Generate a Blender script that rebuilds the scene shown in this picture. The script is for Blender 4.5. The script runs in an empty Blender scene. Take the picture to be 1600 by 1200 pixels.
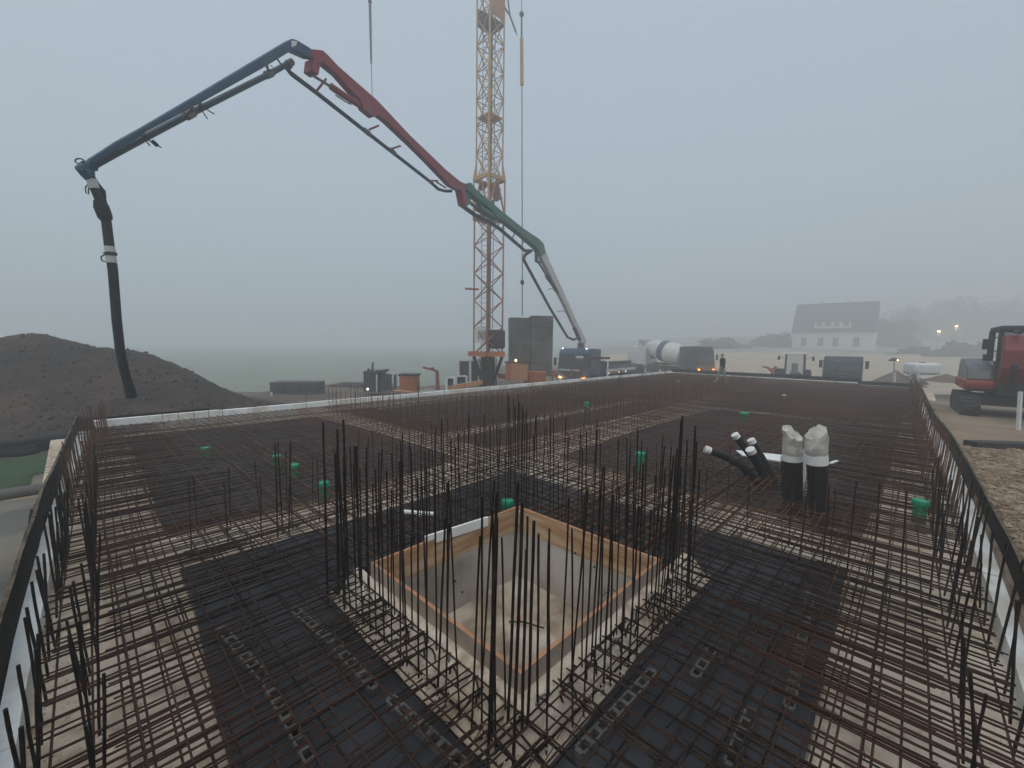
import bpy, bmesh, math, random
from mathutils import Vector, Matrix, noise
from mathutils.geometry import tessellate_polygon
random.seed(7)
SC = bpy.context.scene
COL = SC.collection
# ---------------------------------------------------------------- camera
F_PX, PITCH, YAW, ROLL, EYE = 658.6, 0.0938, 0.8074, 0.01375, 2.1
def _rz(a):
    c, s = math.cos(a), math.sin(a); return Matrix(((c, -s, 0), (s, c, 0), (0, 0, 1)))
def _rx(a):
    c, s = math.cos(a), math.sin(a); return Matrix(((1, 0, 0), (0, c, -s), (0, s, c)))
_M = _rz(ROLL) @ _rx(PITCH)
_B = Matrix(((math.cos(YAW), 0, math.sin(YAW)), (-math.sin(YAW), 0, math.cos(YAW)), (0, -1, 0)))
CAM2W = _B @ _M.transposed()
FWD = Vector((math.sin(YAW), math.cos(YAW), 0)); RGT = Vector((math.cos(YAW), -math.sin(YAW), 0)); UP = Vector((0, 0, 1))
EYEP = Vector((0, 0, EYE))
cam = bpy.data.objects.new('camera', bpy.data.cameras.new('camera'))
COL.objects.link(cam)
cam.data.sensor_width = 36.0; cam.data.lens = 36.0 * F_PX / 1600.0
cam.data.clip_start = 0.05; cam.data.clip_end = 3000
r_, u_, b_ = CAM2W @ Vector((1, 0, 0)), CAM2W @ Vector((0, -1, 0)), CAM2W @ Vector((0, 0, -1))
cam.matrix_world = Matrix(((r_.x, u_.x, b_.x, 0), (r_.y, u_.y, b_.y, 0), (r_.z, u_.z, b_.z, EYE), (0, 0, 0, 1)))
SC.camera = cam
# ---------------------------------------------------------------- sky, sun, exposure
SUN_EL, SUN_ROT = math.radians(68), math.radians(250)
world = bpy.data.worlds.new('World'); SC.world = world; world.use_nodes = True
wn, wl = world.node_tree.nodes, world.node_tree.links
bgn = wn['Background']
sky = wn.new('ShaderNodeTexSky'); sky.sky_type = 'NISHITA'; sky.sun_disc = False
sky.sun_elevation = SUN_EL; sky.sun_rotation = SUN_ROT; sky.dust_density = 4.0; sky.air_density = 1.0
mx = wn.new('ShaderNodeMix'); mx.data_type = 'RGBA'; mx.inputs[0].default_value = 0.88
mx.inputs[7].default_value = (6.4, 7.7, 8.9, 1)         # closed fog deck over the blue sky
wl.new(sky.outputs[0], mx.inputs[6]); wl.new(mx.outputs[2], bgn.inputs[0])
bgn.inputs[1].default_value = 0.079
sl = bpy.data.lights.new('sun', 'SUN'); sl.energy = 1.5; sl.angle = math.radians(60); sl.color = (1.0, 0.955, 0.89)
sun = bpy.data.objects.new('sun', sl); COL.objects.link(sun)
_sd = Vector((math.sin(SUN_ROT) * math.cos(SUN_EL), math.cos(SUN_ROT) * math.cos(SUN_EL), math.sin(SUN_EL)))
sun.rotation_euler = _sd.to_track_quat('Z', 'Y').to_euler()
SC.view_settings.view_transform = 'Standard'; SC.view_settings.look = 'None'
SC.view_settings.exposure = -0.1; SC.view_settings.gamma = 1.0
SC.render.engine = 'CYCLES'
cy = SC.cycles
cy.max_bounces = 8; cy.diffuse_bounces = 3; cy.glossy_bounces = 2; cy.transmission_bounces = 4; cy.volume_bounces = 3; cy.transparent_max_bounces = 8
cy.caustics_reflective = False; cy.caustics_refractive = False; cy.use_denoising = True
# ---------------------------------------------------------------- helpers
def ray(x, y):
    return CAM2W @ Vector(((x - 800) / F_PX, (y - 600) / F_PX, 1))
def PZ(x, y, Z):
    """place seen at photo position x,y standing Z metres in front of the photographer"""
    d = ray(x, y); return EYEP + d * (Z / d.dot(FWD))
def GP(x, y, z=0.0):
    d = ray(x, y); return EYEP + d * ((z - EYE) / d.z)
def W(lat, Z, z=0.0):
    p = FWD * Z + RGT * lat; return Vector((p.x, p.y, z))
def smooth01(t):
    t = max(0.0, min(1.0, t)); return t * t * (3 - 2 * t)
def interp(tab, x):
    if x <= tab[0][0]: return tab[0][1]
    for (a, va), (b, vb) in zip(tab, tab[1:]):
        if x <= b: return va + (vb - va) * (x - a) / (b - a)
    return tab[-1][1]
def tag(o, label=None, cat=None, group=None, kind=None):
    if label: o['label'] = label
    if cat: o['category'] = cat
    if group: o['group'] = group
    if kind: o['kind'] = kind
    return o
MW = {}
def empty(name, loc, rz=0.0, label=None, cat=None, group=None):
    o = bpy.data.objects.new(name, None); COL.objects.link(o); o.empty_display_size = 0.2
    o.location = loc; o.rotation_euler = (0, 0, rz)
    MW[o.name] = Matrix.Translation(Vector(loc)) @ Matrix.Rotation(rz, 4, 'Z')
    return tag(o, label, cat, group)
def ang(d):
    return math.atan2(d.y, d.x)
class MB:
    """collects shapes into one mesh; M is the frame the shapes are given in"""
    def __init__(s, M=None):
        s.v = []; s.f = []; s.mi = []; s.M = M; s.cur = 0
    def add(s, vs, fs):
        n = len(s.v)
        s.v += [(s.M @ Vector(v)) if s.M else Vector(v) for v in vs]
        s.f += [tuple(n + i for i in f) for f in fs]; s.mi += [s.cur] * len(fs)
        return s
    def box(s, c, d, R=None):
        c = Vector(c); x, y, z = d[0] / 2, d[1] / 2, d[2] / 2
        vs = [Vector((a * x, b * y, e * z)) for a in (-1, 1) for b in (-1, 1) for e in (-1, 1)]
        if R: vs = [R @ v for v in vs]
        return s.add([c + v for v in vs], [(0, 1, 3, 2), (4, 6, 7, 5), (0, 4, 5, 1), (2, 3, 7, 6), (0, 2, 6, 4), (1, 5, 7, 3)])
    def bb(s, a, b):
        return s.box(((a[0] + b[0]) / 2, (a[1] + b[1]) / 2, (a[2] + b[2]) / 2), (abs(b[0] - a[0]), abs(b[1] - a[1]), abs(b[2] - a[2])))
    def tube(s, pts, r, n=6, cap=True):
        pts = [Vector(p) for p in pts]; rs = r if isinstance(r, (list, tuple)) else [r] * len(pts)
        t0 = (pts[1] - pts[0]).normalized()
        a = t0.orthogonal().normalized(); rings = []; vs = []
        for i, p in enumerate(pts):
            t = ((pts[min(i + 1, len(pts) - 1)] - pts[max(i - 1, 0)])).normalized()
            a = (a - t * a.dot(t)).normalized(); b = t.cross(a)
            for k in range(n):
                w = 2 * math.pi * k / n; vs.append(p + (a * math.cos(w) + b * math.sin(w)) * rs[i])
        fs = []
        for i in range(len(pts) - 1):
            for k in range(n):
                k2 = (k + 1) % n; fs.append((i * n + k, i * n + k2, (i + 1) * n + k2, (i + 1) * n + k))
        if cap:
            fs.append(tuple(range(n - 1, -1, -1))); m = (len(pts) - 1) * n; fs.append(tuple(m + k for k in range(n)))
        return s.add(vs, fs)
    def bar(s, p, q, w, h, up=(0, 0, 1)):
        p, q = Vector(p), Vector(q); t = (q - p).normalized(); sd = t.cross(Vector(up))
        if sd.length < 1e-4: sd = t.orthogonal()
        sd.normalize(); u = sd.cross(t)
        vs = [e + sd * (a * w / 2) + u * (b * h / 2) for e in (p, q) for a, b in ((-1, -1), (1, -1), (1, 1), (-1, 1))]
        return s.add(vs, [(0, 1, 2, 3), (7, 6, 5, 4), (0, 4, 5, 1), (1, 5, 6, 2), (2, 6, 7, 3), (3, 7, 4, 0)])
    def slab(s, poly, off):
        """flat outline (3D points) given a thickness vector"""
        n = len(poly); off = Vector(off); vs = [Vector(p) - off / 2 for p in poly] + [Vector(p) + off / 2 for p in poly]
        tri = tessellate_polygon([[Vector(p) for p in poly]])
        fs = [tuple(t) for t in tri] + [tuple(n + i for i in reversed(t)) for t in tri]
        fs += [(i, (i + 1) % n, n + (i + 1) % n, n + i) for i in range(n)]
        return s.add(vs, fs)
    def lathe(s, prof, c, n=16, axis=None):
        c = Vector(c); q = Vector((0, 0, 1)).rotation_difference(Vector(axis)) if axis else None
        vs = []
        for r, z in prof:
            for k in range(n):
                w = 2 * math.pi * k / n; v = Vector((r * math.cos(w), r * math.sin(w), z))
                vs.append(c + (q @ v if q else v))
        fs = [(i * n + k, i * n + (k + 1) % n, (i + 1) * n + (k + 1) % n, (i + 1) * n + k) for i in range(len(prof) - 1) for k in range(n)]
        if prof[0][0] > 1e-4: fs.append(tuple(range(n - 1, -1, -1)))
        if prof[-1][0] > 1e-4: fs.append(tuple((len(prof) - 1) * n + k for k in range(n)))
        return s.add(vs, fs)
    def build(s, name, mat, parent=None, base=None, smooth=35, bevel=0.0):
        if not s.v: return None
        if parent is not None:
            inv = MW[parent.name].inverted(); T = None
        else:
            if base is None:
                xs = [v.x for v in s.v]; ys = [v.y for v in s.v]; zs = [v.z for v in s.v]
                base = Vector(((min(xs) + max(xs)) / 2, (min(ys) + max(ys)) / 2, min(zs)))
            T = Matrix.Translation(base); inv = T.inverted()
        me = bpy.data.meshes.new(name); me.from_pydata([inv @ v for v in s.v], [], s.f)
        mats = mat if isinstance(mat, (list, tuple)) else [mat]
        for m in mats: me.materials.append(m)
        if len(mats) > 1: me.polygons.foreach_set('material_index', s.mi)
        bm = bmesh.new(); bm.from_mesh(me); bmesh.ops.recalc_face_normals(bm, faces=bm.faces)
        if smooth:
            for f in bm.faces: f.smooth = True
        bm.to_mesh(me); bm.free()
        if smooth: me.set_sharp_from_angle(angle=math.radians(smooth))
        o = bpy.data.objects.new(name, me); COL.objects.link(o)
        if parent is not None: o.parent = parent; MW[o.name] = MW[parent.name].copy()
        else: o.location = base; MW[o.name] = T
        if bevel:
            b = o.modifiers.new('bevel', 'BEVEL'); b.width = bevel; b.segments = 2; b.limit_method = 'ANGLE'
        return o
def frame(o): return MW[o.name]
# ---------------------------------------------------------------- materials
def material(name, c1, rough=0.8, c2=None, scale=3.0, bump=0.0, bscale=20.0, metal=0.0, detail=5.0, contrast=(0.35, 0.65), emit=None, estr=0.0, spec=0.4, c3=None, scale3=0.4, coord='world', stretch=None, alpha=None, c3r=(0.45, 0.62)):
    m = bpy.data.materials.new(name); m.use_nodes = True; nt = m.node_tree; N, L = nt.nodes, nt.links
    p = N['Principled BSDF']; p.inputs['Roughness'].default_value = rough; p.inputs['Metallic'].default_value = metal
    p.inputs['Specular IOR Level'].default_value = spec
    p.inputs['Base Color'].default_value = (*c1, 1)
    if coord == 'world': src = N.new('ShaderNodeNewGeometry').outputs['Position']
    else: src = N.new('ShaderNodeTexCoord').outputs['Object']
    if stretch:
        mp = N.new('ShaderNodeMapping'); mp.inputs['Scale'].default_value = stretch; L.new(src, mp.inputs[0]); src = mp.outputs[0]
    def nz(sc, lo, hi, det=detail):
        t = N.new('ShaderNodeTexNoise'); t.inputs['Scale'].default_value = sc; t.inputs['Detail'].default_value = det; L.new(src, t.inputs['Vector'])
        r = N.new('ShaderNodeMapRange'); r.inputs[1].default_value = lo; r.inputs[2].default_value = hi; L.new(t.outputs['Fac'], r.inputs[0]); return r.outputs[0]
    if c2:
        a = N.new('ShaderNodeMix'); a.data_type = 'RGBA'; a.inputs[6].default_value = (*c1, 1); a.inputs[7].default_value = (*c2, 1)
        L.new(nz(scale, *contrast), a.inputs[0]); out = a.outputs[2]
        if c3:
            b = N.new('ShaderNodeMix'); b.data_type = 'RGBA'; b.inputs[7].default_value = (*c3, 1)
            L.new(nz(scale3, *c3r), b.inputs[0]); L.new(out, b.inputs[6]); out = b.outputs[2]
        L.new(out, p.inputs['Base Color'])
    if bump:
        t = N.new('ShaderNodeTexNoise'); t.inputs['Scale'].default_value = bscale; t.inputs['Detail'].default_value = 4; L.new(src, t.inputs['Vector'])
        b = N.new('ShaderNodeBump'); b.inputs['Strength'].default_value = bump; b.inputs['Distance'].default_value = 0.02
        L.new(t.outputs['Fac'], b.inputs['Height']); L.new(b.outputs[0], p.inputs['Normal'])
    if emit:
        p.inputs['Emission Color'].default_value = (*emit, 1); p.inputs['Emission Strength'].default_value = estr
    if alpha is not None: p.inputs['Alpha'].default_value = alpha
    return m
MT = {}
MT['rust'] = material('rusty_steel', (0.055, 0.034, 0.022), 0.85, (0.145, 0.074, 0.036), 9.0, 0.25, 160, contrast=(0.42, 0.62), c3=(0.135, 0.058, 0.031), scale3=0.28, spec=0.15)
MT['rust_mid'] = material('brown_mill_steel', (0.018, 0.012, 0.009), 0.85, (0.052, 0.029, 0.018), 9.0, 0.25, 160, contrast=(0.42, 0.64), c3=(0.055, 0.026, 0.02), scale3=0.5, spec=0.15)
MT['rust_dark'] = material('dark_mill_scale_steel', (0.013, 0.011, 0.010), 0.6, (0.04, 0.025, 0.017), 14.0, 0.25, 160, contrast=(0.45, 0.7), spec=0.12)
MT['rust_red'] = material('fresh_rusty_steel', (0.085, 0.038, 0.022), 0.8, (0.03, 0.02, 0.016), 5.0, 0.2, 150, spec=0.25)
MT['grey_bar'] = material('galvanised_bar', (0.22, 0.21, 0.2), 0.5, (0.12, 0.11, 0.1), 20, metal=0.4)
MT['blinding'] = material('lean_concrete', (0.68, 0.57, 0.45), 0.9, (0.33, 0.245, 0.17), 7.5, 1.0, 30, c3=(0.70, 0.61, 0.50), scale3=0.9)
MT['membrane'] = material('bitumen_membrane', (0.022, 0.024, 0.029), 0.6, (0.040, 0.043, 0.052), 1.2, 0.9, 3.2, c3=(0.060, 0.064, 0.074), scale3=0.6, spec=0.3, c3r=(0.5, 0.72))
MT['rim'] = material('torn_insulation_edge', (0.42, 0.38, 0.32), 0.9, (0.2, 0.17, 0.14), 14)
MT['xps'] = material('white_foam_board', (0.86, 0.88, 0.88), 0.8, (0.74, 0.75, 0.74), 1.6, 0.25, 30, c3=(0.62, 0.59, 0.54), scale3=2.3)
MT['board'] = material('film_faced_board', (0.008, 0.007, 0.006), 0.9, (0.018, 0.014, 0.011), 3.0, 0.15, 30, spec=0.08)
MT['boardtop'] = material('plywood_edge', (0.16, 0.125, 0.085), 0.9, (0.05, 0.038, 0.027), 6, spec=0.1)
MT['concrete'] = material('pit_concrete', (0.45, 0.41, 0.36), 0.85, (0.27, 0.235, 0.195), 2.6, 0.4, 40, c3=(0.56, 0.52, 0.47), scale3=1.1)
MT['pitfloor'] = material('muddy_pit_floor', (0.44, 0.36, 0.275), 0.7, (0.20, 0.15, 0.105), 4.5, 0.8, 18, c3=(0.58, 0.51, 0.42), scale3=1.4)
MT['plank'] = material('shuttering_plank', (0.50, 0.29, 0.15), 0.75, (0.30, 0.15, 0.07), 3.0, 0.2, 40, stretch=(1, 1, 9), c3=(0.55, 0.40, 0.26), scale3=1.5)
MT['plank_red'] = material('reddish_plank_edge', (0.52, 0.24, 0.125), 0.75, (0.36, 0.18, 0.1), 4.0, 0.1, 40)
MT['plank_out'] = material('cement_stained_plank', (0.42, 0.35, 0.28), 0.85, (0.30, 0.235, 0.18), 3.0, 0.2, 30)
MT['white_wood'] = material('white_lath', (0.8, 0.8, 0.78), 0.6, (0.7, 0.7, 0.68), 6)
MT['green'] = material('green_plastic', (0.0, 0.30, 0.145), 0.45, (0.0, 0.24, 0.115), 8, spec=0.5)
MT['black'] = material('black_plastic', (0.010, 0.010, 0.011), 0.5, (0.016, 0.016, 0.018), 12, spec=0.25)
MT['foil'] = material('milky_foil', (0.56, 0.53, 0.48), 0.4, (0.36, 0.33, 0.29), 9, 0.6, 22, spec=0.6)
MT['tape'] = material('white_tape', (0.75, 0.74, 0.72), 0.6)
MT['yard'] = material('churned_yard_soil', (0.115, 0.085, 0.062), 0.95, (0.075, 0.053, 0.04), 0.9, 0.9, 6, c3=(0.16, 0.125, 0.092), scale3=0.2)
MT['mound'] = material('dark_topsoil', (0.036, 0.020, 0.012), 0.97, (0.019, 0.0105, 0.0065), 1.7, 1.0, 5, c3=(0.058, 0.033, 0.021), scale3=0.6)
MT['sand'] = material('pale_sand', (0.29, 0.215, 0.145), 0.95, (0.20, 0.145, 0.098), 0.8, 0.7, 8, c3=(0.25, 0.205, 0.15), scale3=0.3)
MT['lot'] = material('pale_gravel_lot', (0.44, 0.355, 0.255), 0.95, (0.37, 0.29, 0.205), 0.4, 0.3, 5)
MT['gravel'] = material('brown_gravel', (0.24, 0.17, 0.105), 0.95, (0.12, 0.08, 0.05), 7, 1.0, 15, c3=(0.31, 0.235, 0.16), scale3=2)
MT['stone'] = material('gravel_stone', (0.27, 0.19, 0.12), 0.9, (0.12, 0.085, 0.055), 9, contrast=(0.3, 0.7), c3=(0.34, 0.26, 0.18), scale3=5)
MT['field'] = material('hazy_meadow', (0.235, 0.265, 0.215), 0.95, (0.205, 0.235, 0.185), 0.25, 0.6, 4, c3=(0.24, 0.262, 0.215), scale3=0.06)  # meadow colour paled toward the fog, distance haze put into the colour
MT['grass'] = material('dark_grass', (0.02, 0.05, 0.018), 0.95, (0.035, 0.075, 0.022), 5)
MT['fleece'] = material('grey_geotextile', (0.155, 0.155, 0.14), 0.95, (0.10, 0.10, 0.09), 1.1, 0.6, 4, c3=(0.2, 0.18, 0.15), scale3=1.0)
# ================================================================ slab edges (slightly bowed formwork lines)
RIN = [(1.0, -0.66), (4.8, -0.66), (7.1, -0.61), (8.5, -0.58), (12.0, -0.49), (19.0, -0.29), (33.5, -0.06)]     # y of the foam face along the right edge
ROUT = [(1.0, -0.84), (6.2, -0.82), (9.4, -0.78), (13.3, -0.71), (17.7, -0.50), (33.5, -0.24)]                    # y of the outer board
LIN = [(1.0, -0.33), (3.6, -0.33), (4.8, -0.29), (8.6, -0.17), (11.0, -0.02), (14.1, 0.23)]                       # x of the foam face along the left edge
LOUT = [(1.0, -0.47), (4.7, -0.445), (6.9, -0.385), (10.3, -0.22), (14.4, -0.02)]
YB, XF, XF2 = 14.12, 33.4, 32.0
# ================================================================ ground
def lat_z(x, y):
    p = Vector((x, y, 0)); return p.dot(RGT), p.dot(FWD)
def in_slab(x, y):
    return -0.42 < x < 33.8 and -0.75 < y < 14.3
def gz(x, y):
    lat, Z = lat_z(x, y)
    z = -1.0
    if y < 0.5:                                    # filled terrace along the right edge
        t = smooth01((31 - x) / 7.0) * smooth01((0.5 - y) / 0.6)
        z += 1.03 * t
    if x < 0.3:                                    # terrace along the left edge
        t = smooth01((13 - y) / 5.0) * smooth01((0.3 - x) / 0.4)
        z = max(z, -1.0 + 0.75 * t)
    r = smooth01((Z - 50) / 45.0) * smooth01((lat - 8) / 22.0)
    z += 2.6 * r
    z += 5.0 * smooth01((Z - 90) / 80.0) * smooth01((lat - 30) / 60.0)
    d = math.hypot(x, y)
    amp = 0.05 if d < 40 else 0.22
    z += amp * noise.noise(Vector((x * 0.35, y * 0.35, 1.7))) + 0.02 * noise.noise(Vector((x * 2.1, y * 2.1, 4.0)))
    if in_slab(x, y): z = -1.35
    return z
def zone(x, y):
    lat, Z = lat_z(x, y)
    w = 1.6 * noise.noise(Vector((x * 0.16, y * 0.16, 9.0)))
    if y < -0.5 and x < 13.2 + 0.3 * w: return 'gravel'
    if y < 1.0 and x < 34 + w and y > -40: return 'sand_terrace'
    if Z > 30 and lat > 8 and Z < 84 + 3 * w: return 'gravel_lot'
    if Z > 66 and lat > 2: return 'meadow_slope'
    if lat < -2 + w and Z > (31 if lat > -15 else 24) + w * 1.5: return 'field'
    if lat < 2 and Z > 60: return 'field'
    if x < -9 + w: return 'field'
    return 'yard'
def axis(lo, hi, marks):
    c = set()
    x = lo
    while x < hi:
        c.add(round(x, 3)); d = min(abs(x - 0) , abs(x - 17) + 3, abs(x - 34) + 3)
        x += 0.45 if -3 < x < 36 else max(0.45, min(30, 0.12 * min(abs(x + 3), abs(x - 36)) + 0.45))
    c.add(hi)
    for m in marks: c.add(m)
    return sorted(c)
GX = axis(-420, 620, (-0.43, -0.41, 33.79, 33.81)); GY = axis(-420, 620, (-0.76, -0.74, 14.29, 14.31))
gverts = [[Vector((x, y, gz(x, y))) for y in GY] for x in GX]
zm = {}
for i in range(len(GX) - 1):
    for j in range(len(GY) - 1):
        cx, cy_ = (GX[i] + GX[i + 1]) / 2, (GY[j] + GY[j + 1]) / 2
        zm.setdefault(zone(cx, cy_), []).append((i, j))
zmat = {'gravel': 'gravel', 'sand_terrace': 'sand', 'gravel_lot': 'lot', 'field': 'field', 'yard': 'yard', 'meadow_slope': 'field'}
for zn, cells in zm.items():
    idx = {}; vs = []; fs = []
    for i, j in cells:
        q = []
        for a, b in ((i, j), (i + 1, j), (i + 1, j + 1), (i, j + 1)):
            if (a, b) not in idx: idx[(a, b)] = len(vs); vs.append(gverts[a][b])
            q.append(idx[(a, b)])
        fs.append(tuple(q))
    m = MB(); m.add(vs, fs)
    o = m.build({'sand_terrace': 'sand_path', 'meadow_slope': 'hillside'}.get(zn, zn), MT[zmat[zn]], base=Vector((0, 0, 0)), smooth=60)
    tag(o, kind='structure')
# earth mound behind the left corner
MRIDGE = [(-33, 1.2), (-27, 2.2), (-23, 2.75), (-21.3, 2.95), (-19.6, 3.4), (-18.5, 3.2), (-17.3, 2.75), (-16.2, 2.8), (-14.9, 2.35), (-13.3, 1.55), (-12, .9), (-10.1, .3), (-8.5, 0.0)]
def mound_h(lat, Z):
    r = (interp(MRIDGE, lat - .5) + 2 * interp(MRIDGE, lat) + interp(MRIDGE, lat + .5)) / 4
    zc = 17.6 + .5 * math.sin(lat * .7); w = 3.3 if Z < zc else 2.8
    h = r * math.exp(-abs((Z - zc) / w) ** 1.7)
    n1 = noise.noise(Vector((lat * 0.5, Z * 0.4, 3))); n2 = noise.noise(Vector((lat * 1.6, Z * .9, 5))); n3 = noise.noise(Vector((lat * 4.5, Z * 3.2, 7))); n4 = noise.noise(Vector((lat * 11, Z * 11, 2)))
    f = min(1, h / 0.6)
    return h + f * (0.14 * n1 + 0.12 * (abs(n2) - .2) + 0.07 * n3 + .03 * n4) - 0.12
m = MB(); vs = []; fs = []; n0, n1_ = 260, 150
for i in range(n0):
    for j in range(n1_):
        lat, Z = -33 + 26 * i / (n0 - 1), 10.5 + 15 * j / (n1_ - 1)
        p = W(lat, Z); vs.append((p.x, p.y, gz(p.x, p.y) + mound_h(lat, Z)))
for i in range(n0 - 1):
    for j in range(n1_ - 1):
        a = i * n1_ + j
        if max(mound_h(-33 + 26 * (i + .5) / (n0 - 1), 10.5 + 15 * (j + .5) / (n1_ - 1)), 0) > 0 and not in_slab(vs[a][0], vs[a][1] - .3):
            fs.append((a, a + n1_, a + n1_ + 1, a + 1))
m.add(vs, fs)
tag(m.build('earth_mound', MT['mound'], smooth=50), 'tall dark brown heap of topsoil behind the left slab corner', kind='structure')
# clods and pale stubble stones on the mound
m = MB(); rnd = random.Random(5)
ICO = [(0, 0, 1), (.9, 0, .1), (.3, .8, .05), (-.75, .5, .1), (-.7, -.55, 0), (.35, -.85, .1), (0, 0, -1)]
IF = [(0, 1, 2), (0, 2, 3), (0, 3, 4), (0, 4, 5), (0, 5, 1), (6, 2, 1), (6, 3, 2), (6, 4, 3), (6, 5, 4), (6, 1, 5)]
for k in range(5200):
    lat, Z = rnd.uniform(-31, -8.5), rnd.uniform(11.5, 19)
    h = mound_h(lat, Z)
    if h < 0.02: continue
    p = W(lat, Z); s = rnd.uniform(0.015, 0.05) if rnd.random() < .9 else rnd.uniform(.05, .13); z = gz(p.x, p.y) + h
    R = Matrix.Rotation(rnd.uniform(0, 6), 3, 'Z') @ Matrix.Rotation(rnd.uniform(0, 6), 3, 'X'); c = Vector((p.x, p.y, z + s * .15))
    m.add([c + R @ Vector((v[0] * s * rnd.uniform(.8, 1.4), v[1] * s, v[2] * s * .7)) for v in ICO], IF)
tag(m.build('soil_clods', MT['mound'], smooth=0), 'loose clods of soil lying on the dark mound', kind='stuff')
m = MB()
for k in range(60):
    px, py = rnd.uniform(250, 360), rnd.uniform(627, 650)
    p = PZ(px, py, rnd.uniform(12.2, 13.4)); lat, Z = lat_z(p.x, p.y); z = gz(p.x, p.y) + max(mound_h(lat, Z), 0)
    s = rnd.uniform(.02, .07); R = Matrix.Rotation(rnd.uniform(0, 6), 3, 'Z') @ Matrix.Rotation(rnd.uniform(0, 6), 3, 'X')
    m.box((p.x, p.y, z + .03), (s * 1.6, s, s * .4), R)
tag(m.build('pale_rubble', MT['sand'], smooth=0), 'scattered pale chips at the foot of the mound', kind='stuff')
# gravel stones on the right strip
m = MB()
ICO = [(0, 0, 1), (.9, 0, .1), (.3, .8, .05), (-.75, .5, .1), (-.7, -.55, 0), (.35, -.85, .1), (0, 0, -1)]
IF = [(0, 1, 2), (0, 2, 3), (0, 3, 4), (0, 4, 5), (0, 5, 1), (6, 2, 1), (6, 3, 2), (6, 4, 3), (6, 5, 4), (6, 1, 5)]
for k in range(15000):
    x = rnd.uniform(4.0, 14.0); y = -0.93 - rnd.random() ** 1.5 * 4.5
    s = rnd.uniform(0.012, 0.034) if rnd.random() < 0.9 else rnd.uniform(.035, .06)
    R = Matrix.Rotation(rnd.uniform(0, 6.3), 3, 'Z') @ Matrix.Rotation(rnd.uniform(-.6, .6), 3, 'X')
    c = Vector((x, y, gz(x, y) + s * .2))
    m.add([c + R @ Vector((v[0] * s * 1.2, v[1] * s, v[2] * s * .6)) for v in ICO], IF)
tag(m.build('gravel_stones', MT['stone'], smooth=0), 'loose brown gravel stones beside the right formwork board', kind='stuff')
# ================================================================ blinding, membrane fields
def rough_line(a, b, step, amp, seed):
    a, b = Vector(a), Vector(b); n = max(1, int((b - a).length / step)); d = (b - a).normalized(); nrm = Vector((-d.y, d.x))
    return [a + (b - a) * (i / n) + nrm * (amp * (noise.noise(Vector((i * .8 + seed, seed * 3.1, 0))) + .6 * noise.noise(Vector((i * 2.3, seed, 5)))) if i else 0) for i in range(n)]
def rough_poly(pts, amp=0.018, step=0.12, seed=0):
    out = []
    for i, p in enumerate(pts): out += rough_line(p, pts[(i + 1) % len(pts)], step, amp, seed + i * 7)
    return out
ZM, ZB = -0.20, -0.25
PX0, PX1, PY0, PY1 = 1.74, 3.66, 1.56, 3.38              # outer faces of the pit curb
bed = MB()
xs = [-0.45, PX0 - .0, PX1, 33.6]; ys = [-0.8, PY0, PY1, 14.3]
for i in range(3):
    for j in range(3):
        if (i, j) != (1, 1): bed.bb((xs[i], ys[j], -0.95), (xs[i + 1], ys[j + 1], ZB))
tag(bed.build('foundation_bed', MT['blinding'], smooth=0), 'pale lean concrete bed showing as strips between dark membrane fields', kind='structure')
pb = MB(); outl = rough_line((4.28, 1.27), (2.8, 1.29), .1, .014, 90) + rough_line((2.8, 1.29), (1.6, 1.24), .1, .014, 91) + rough_line((1.6, 1.24), (1.40, 1.42), .08, .01, 92) + rough_line((1.40, 1.42), (1.39, 3.0), .1, .014, 93) + rough_line((1.39, 3.0), (1.46, 3.72), .1, .014, 94)
inl = []
for p in outl:
    inl.append(Vector((max(PX0 + .005, min(p.x, 4.2)), PY0 + .005)) if p.y < 1.40 and p.x > 1.42 else Vector((PX0 + .005, max(PY0 + .005, min(p.y, 3.6)))))
n = len(outl)
def hz_(p, q, t):
    c = p.lerp(q, t); zz = -.245 + .26 * smooth01(t * 1.12) + .012 * noise.noise(Vector((c.x * 7, c.y * 7, 0))); return Vector((c.x, c.y, zz))
K = 6
pb.add([hz_(outl[i], inl[i], k / K) for i in range(n) for k in range(K + 1)], [(i * (K + 1) + k, (i + 1) * (K + 1) + k, (i + 1) * (K + 1) + k + 1, i * (K + 1) + k + 1) for i in range(n - 1) for k in range(K)])
tag(pb.build('pit_haunch', MT['blinding'], smooth=60), 'sloping pale concrete haunch round the near sides of the pit', kind='structure')
def membrane(outer, hole=None, seed=0, step=0.12, amp=.018, label=''):
    o = rough_poly([Vector(p) for p in outer], amp, step, seed); loops = [[Vector((p.x, p.y, ZM)) for p in o]]
    if hole:
        h = rough_poly([Vector(p) for p in hole], amp * .8, step, seed + 50); loops.append([Vector((p.x, p.y, ZM)) for p in h])
    flat = [p for l in loops for p in l]; tri = tessellate_polygon(loops)
    m = MB(); m.add(flat, [tuple(t) for t in tri]); m.cur = 1
    for l in loops:
        n = len(l); m.add(l + [Vector((p.x + .012 * noise.noise(p * 9), p.y + .012 * noise.noise(p * 9 + Vector((3, 1, 0))), ZB - .01)) for p in l], [(i, (i + 1) % n, n + (i + 1) % n, n + i) for i in range(n)])
    return tag(m.build('membrane_field', [MT['membrane'], MT['rim']], smooth=0), label, kind='structure')
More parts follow.
